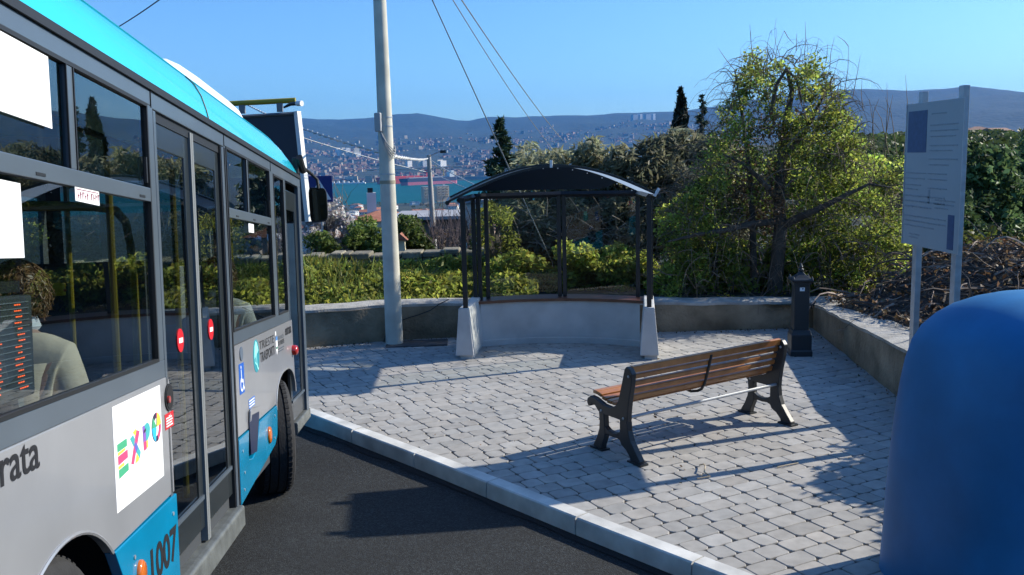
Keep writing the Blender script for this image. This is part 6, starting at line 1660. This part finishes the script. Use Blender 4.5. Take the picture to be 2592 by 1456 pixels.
bush('evergreen_bush', scatter_px(2290, 2450, 430, 620, 26, 44), 18, 'dark shrub half hidden behind the information board', m_dark, .11, 1000, .4, 1.6)
bush('green_bush', scatter_px(2410, 2470, 335, 470, 14, 28), 21.5, 'lighter green bush top just right of the board, below the brown roofed house', m_green, .12, 1000, .5, 1.2)
L_ = [(random.uniform(2420, 2740), random.uniform(590, 660), random.uniform(24, 44), random.uniform(-1, 2)) for k in range(26)]
mound('weeds', pxblobs(L_, 14.5), 900, m_grass, .09, 'dry weeds and russet leaves behind the brushwood', 'weeds', 'stuff', .3, 1.0)
random.seed(4)
mb = MB(); bp_ = MB(); 
def pile_h(x, y): return .36 + .86 * math.exp(-((x - 6.3) / 1.45) ** 2) * sstep(4.5, 7.0, y) * (1 - sstep(12.2, 13.0, y)) * (1 + .2 * mnoise.noise(Vector((x, y, 1))))
gx = np.linspace(4.35, 9.5, 34); gy = np.linspace(4.2, 13.2, 50)
vs = [(x, y, pile_h(x, y) - .10) for x in gx for y in gy]; fs = [(i * 50 + j, (i + 1) * 50 + j, (i + 1) * 50 + j + 1, i * 50 + j + 1) for i in range(33) for j in range(49)]
bp_.add(vs, fs)
for k in range(1500):
    y = random.uniform(5.5, 12.9); x = random.gauss(6.0, .9)
    if x < 4.5: x = 4.5 + random.random() * .5
    p = (x, y, pile_h(x, y) - .05 + random.uniform(-.06, .10)); pts, rad = branch(p, (random.gauss(0, 1), random.gauss(0, 1), random.uniform(-.1, .35)), random.uniform(.2, 1.0), random.choice((.004, .006, .008, .012, .02)), 7, .9, .4)
    pts = [Vector((q.x, q.y, max(q.z, pile_h(q.x, q.y) - .10))) for q in pts]
    g = random.choice((.35, .5, .7, 1.0, 1.9)); mb.tube(pts, [max(r, .003) for r in rad], 4, cap=False, tint=(g, g, g))
for pts, r in (([T(2185, 755, 12.4), T(2230, 790, 12.2), T(2262, 815, 12.0)], .016), ([T(2210, 780, 12.2), T(2228, 820, 12.1), T(2235, 838, 12.05)], .012)): mb.tube(pts, r, 6, tint=(1.8, 1.7, 1.6))
root = empty('brushwood_pile', (6, 9.5, .36), 'heap of cut dry branches and twigs behind the right hand wall', 'brushwood')
bp_.build('heap', mat('heap_soil', (.035, .025, .018), rough=1, var=.5, vscale=6, bump=1, bscale=12, bdist=.08), root, smooth=True)
mb.build('branches', mat('cut_wood', (.17, .13, .10), rough=.9, tint=True, var=.3, vscale=9), root, tint=True)
n = 5200; xs = np.maximum(4.5, rng.normal(6.2, 1.0, n)); ys = rng.uniform(5.0, 13.0, n); zs = np.array([pile_h(a, b) for a, b in zip(xs, ys)]) + rng.uniform(-.1, .12, n)
leaves('dry_leaves', np.stack([xs, ys, zs], 1), rng.uniform(.03, .08, n), m_dry, root, tints(n, .2, 1.4, None, .1), aspect=1.8)
# garden beyond the stone wall
random.seed(8)
bush('blossom_tree', scatter_px(768, 890, 500, 655, 60, 22), 22.0, 'small tree covered in white blossom behind the road sign', m_petal, .085, 3000, .55, 1.05, 1.1, gz=-.9, cat='tree', shell=.1)
tw = MB(); 
for k in range(90):
    p = aty(random.uniform(775, 880), random.uniform(500, 650), random.uniform(22, 22.8)); pts, rad = branch(p, (random.gauss(0, .4), 0, 1), random.uniform(.2, .7), .008, 5, .1, .25); tw.tube(pts, [max(r, .003) for r in rad], 4, cap=False)
tw.build('twigs', m_twig, bpy.data.objects['blossom_tree'])
bush('green_bush', scatter_px(770, 850, 585, 660, 16, 20), 21.0, 'low olive green bush at the foot of the blossom tree', m_green, .07, 4000, .5, 1.3, 2.5)
bush('green_bush', scatter_px(886, 972, 548, 655, 26, 24), 21.5, 'light green leafy bush left of the concrete pole, below the orange roof', m_green, .075, 4000, .6, 1.6, 2.5)
bush('laurel_bush', scatter_px(985, 1090, 542, 652, 30, 25), 22.0, 'dark glossy laurel bush right of the concrete pole', m_green, .085, 3500, .35, 1.1, 1.8)
bush('bare_shrub', scatter_px(1085, 1160, 560, 652, 14, 20), 22.5, 'reddish bare shrub between the lamp post foot and the shelter', m_dry, .05, 500, .3, .8, 4)
tw = MB()
for k in range(220):
    p = aty(random.uniform(1090, 1230), random.uniform(590, 655), random.uniform(21, 24)); pts, rad = branch(p, (random.gauss(0, .35), random.gauss(0, .3), 1), random.uniform(.4, 1.1), random.uniform(.004, .010), 6, .1, .22); tw.tube(pts, [max(r, .003) for r in rad], 4, cap=False)
tw.build('twigs', mat('twig_purple', (.11, .08, .08), rough=.9), bpy.data.objects['bare_shrub'])
tw = MB(); b_ = aty(1188, 650, 24)
for k in range(16):
    pts, rad = branch((b_[0], b_[1], b_[2] + .2 + random.random() * .5), (random.gauss(0, .7), random.gauss(0, .3), 1), random.uniform(.6, 1.3), .03, 8, 0, .4); tw.tube(pts, [max(r, .006) for r in rad], 5)
tw.tube([(b_[0], b_[1], b_[2] - .8), (b_[0], b_[1], b_[2] + .7)], [.06, .045], 8); r_ = empty('bare_tree', (b_[0], b_[1], b_[2] - .8), 'small bare dark tree in front of the white house', 'tree'); tw.build('branches', m_bark, r_, smooth=True)
L_ = [(random.uniform(760, 1225), random.uniform(642, 662), random.uniform(8, 14), random.uniform(-.4, .4)) for k in range(46)]
mound('wall_weeds', pxblobs(L_, 18.9), 1500, m_green, .05, 'green weeds growing over the top of the stone wall', 'weeds', 'stuff', .6, 1.5, aspect=2.5)
# trees and scrub on the slope below, down to the sea
P_, Sz, Tn = [], [], []
rn2 = np.random.default_rng(5)
for k in range(900):
    r = 75 * (1850 / 75) ** rn2.random(); a = RAD(rn2.uniform(-16, 4)); x, y = r * math.sin(a), r * math.cos(a)
    if any((x - p[0]) ** 2 + (y - p[1]) ** 2 < 120 for p in hs) and r > 140: continue
    R_ = rn2.uniform(1.6, 4.2) * (.45 if r < 200 else 1); nn = int(70 * (1 if r > 300 else 2)); q = rn2.normal(size=(nn, 3)); q /= np.linalg.norm(q, axis=1)[:, None]
    P_.append(np.array((x, y, terr(x, y) + R_ * .6)) + q * np.array((R_, R_, R_ * .8)) * rn2.uniform(.6, 1, (nn, 1))); Sz.append(np.full(nn, R_ * .42)); g = rn2.uniform(.5, 1.5); w_ = rn2.random() < .45
    Tn.append(np.tile(np.array((g * 1.5, g * 1.0, g * 1.1) if w_ else (g * .8, g, g * .8)), (nn, 1)) * rn2.uniform(.7, 1.3, (nn, 1)))
o = leaves('slope_wood', np.concatenate(P_), np.concatenate(Sz), leafmat('leaf_scrub', (.11, .125, .055), .35), None, np.concatenate(Tn), aspect=1.3)
tag(o, 'scrub and small trees among the houses down the slope to the sea', 'woodland', kind='stuff')
P_, Sz, Tn = [], [], []
for k in range(1100):
    r = 23 + 330 * rn2.random() ** 1.5; a = RAD(rn2.uniform(4, 42))
    if a < RAD(15) and r > 60: continue; x, y = r * math.sin(a), r * math.cos(a)
    if any((x - q.location.x) ** 2 + (y - q.location.y) ** 2 < 90 for q in bpy.data.objects if q.name.startswith('house') and q.location.x > 40): continue
    R_ = rn2.uniform(1.2, 2.4) * (.6 if r < 40 else 1); nn = 170 if r > 120 else 420; q = rn2.normal(size=(nn, 3)); q /= np.linalg.norm(q, axis=1)[:, None]
    P_.append(np.array((x, y, terr(x, y) + R_ * .3)) + q * np.array((R_, R_, R_ * .8)) * rn2.uniform(.6, 1, (nn, 1))); Sz.append(np.full(nn, R_ * (.3 if r > 120 else .17))); g = rn2.uniform(.5, 1.3); Tn.append(np.full((nn, 3), g) * rn2.uniform(.7, 1.3, (nn, 1)))
o = leaves('hill_wood', np.concatenate(P_), np.concatenate(Sz), leafmat('leaf_scrub', (.11, .125, .055), .35), None, np.concatenate(Tn), aspect=1.3)
tag(o, 'wooded hillside beyond the evergreen bushes on the right', 'woodland', kind='stuff')

P_, Sz, Tn = [], [], []
for k in range(700):
    r = 40 + 290 * rn2.random() ** 1.2; a = RAD(rn2.uniform(17, 38)); x, y = r * math.sin(a), r * math.cos(a)
    if any((x - q.location.x) ** 2 + (y - q.location.y) ** 2 < 110 for q in bpy.data.objects if q.name.startswith('house') and q.location.x > 40): continue
    R_ = rn2.uniform(1.6, 3.4) * (.6 if r < 80 else 1); nn = 150 if r > 150 else 420; q = rn2.normal(size=(nn, 3)); q /= np.linalg.norm(q, axis=1)[:, None]
    P_.append(np.array((x, y, terr(x, y) + R_ * .1)) + q * np.array((R_, R_, R_ * .8)) * rn2.uniform(.6, 1, (nn, 1))); Sz.append(np.full(nn, R_ * (.33 if r > 150 else .17))); g = rn2.uniform(.5, 1.3); Tn.append(np.full((nn, 3), g) * rn2.uniform(.7, 1.3, (nn, 1)) * np.array((.8, 1, .7)))
o = leaves('hill_wood', np.concatenate(P_), np.concatenate(Sz), leafmat('leaf_scrub', (.11, .125, .055), .35), None, np.concatenate(Tn), aspect=1.3)
tag(o, 'green wood covering the slope behind the evergreen bushes, up to the two far houses', 'woodland', kind='stuff')

bs = [(random.uniform(4.85, 5.6), random.uniform(5.2, 7.9), random.uniform(.5, 1.42), .30, .34, .24) for k in range(170)] + [(random.uniform(4.95, 5.5), random.uniform(7.7, 8.6), random.uniform(.5, 1.2), .2, .25, .18) for k in range(34)] + [(4.75, 7.62, 1.40, .16, .07, .07), (4.6, 7.56, 1.38, .10, .04, .05)]  # unseen bush added for its broad shadow on the paving, end clumps make the spike
root = empty('shadow_bush', (5.2, 6.7, .34), 'leafy bush out of view behind the right hand wall, added to cast the broad shadow on the paving', 'bush')
t = MB()
for b in bs[::3]: t.tube([(5.2, 6.7, .2), Vector((5.2, 6.7, .5)).lerp(Vector(b[:3]), .55), b[:3]], [.02, .014, .005], 5)
t.build('stems', m_twig, root); P_, ids = blob_points(bs, 2600, .2)
leaves('foliage', P_, rng.uniform(.06, .11, len(P_)), m_green, root, tints(len(P_), .5, 1.3, ids, .08, .2), aspect=1.4)

n = 420; q = []
for k in range(n):
    if k % 3: x = random.uniform(-3, 4.2); y = wall_y(x) - abs(random.gauss(0, .10)) - .02
    elif k % 2: y = random.uniform(6, 12.6); x = wall_x(y) - abs(random.gauss(0, .09)) - .02
    else: x, y = random.uniform(-1.5, 3.6), random.uniform(6.5, 12)
    if kerb_dist(x, y)[0] > .2: q.append((x, y, .010))
o = leaves('leaf_litter', q, rng.uniform(.012, .035, len(q)), m_dry, None, tints(len(q), .15, 1.0, None, .15), aspect=1.8)
tag(o, 'small dry leaves and bits scattered along the foot of the low walls', 'leaf litter', kind='stuff')

random.seed(31)
L_ = []
for k in range(95):
    px = random.uniform(1680, 2300); L_.append((px, random.uniform(400, 745) if px > 1800 else random.uniform(520, 745), random.uniform(26, 48), random.uniform(-.4, .6)))
mound('back_thicket', pxblobs(L_, 16.0), 2600, m_crown, .085, 'light green thicket filling the gaps behind the trunk of the tangled tree', 'thicket', 'stuff', .5, 1.3)
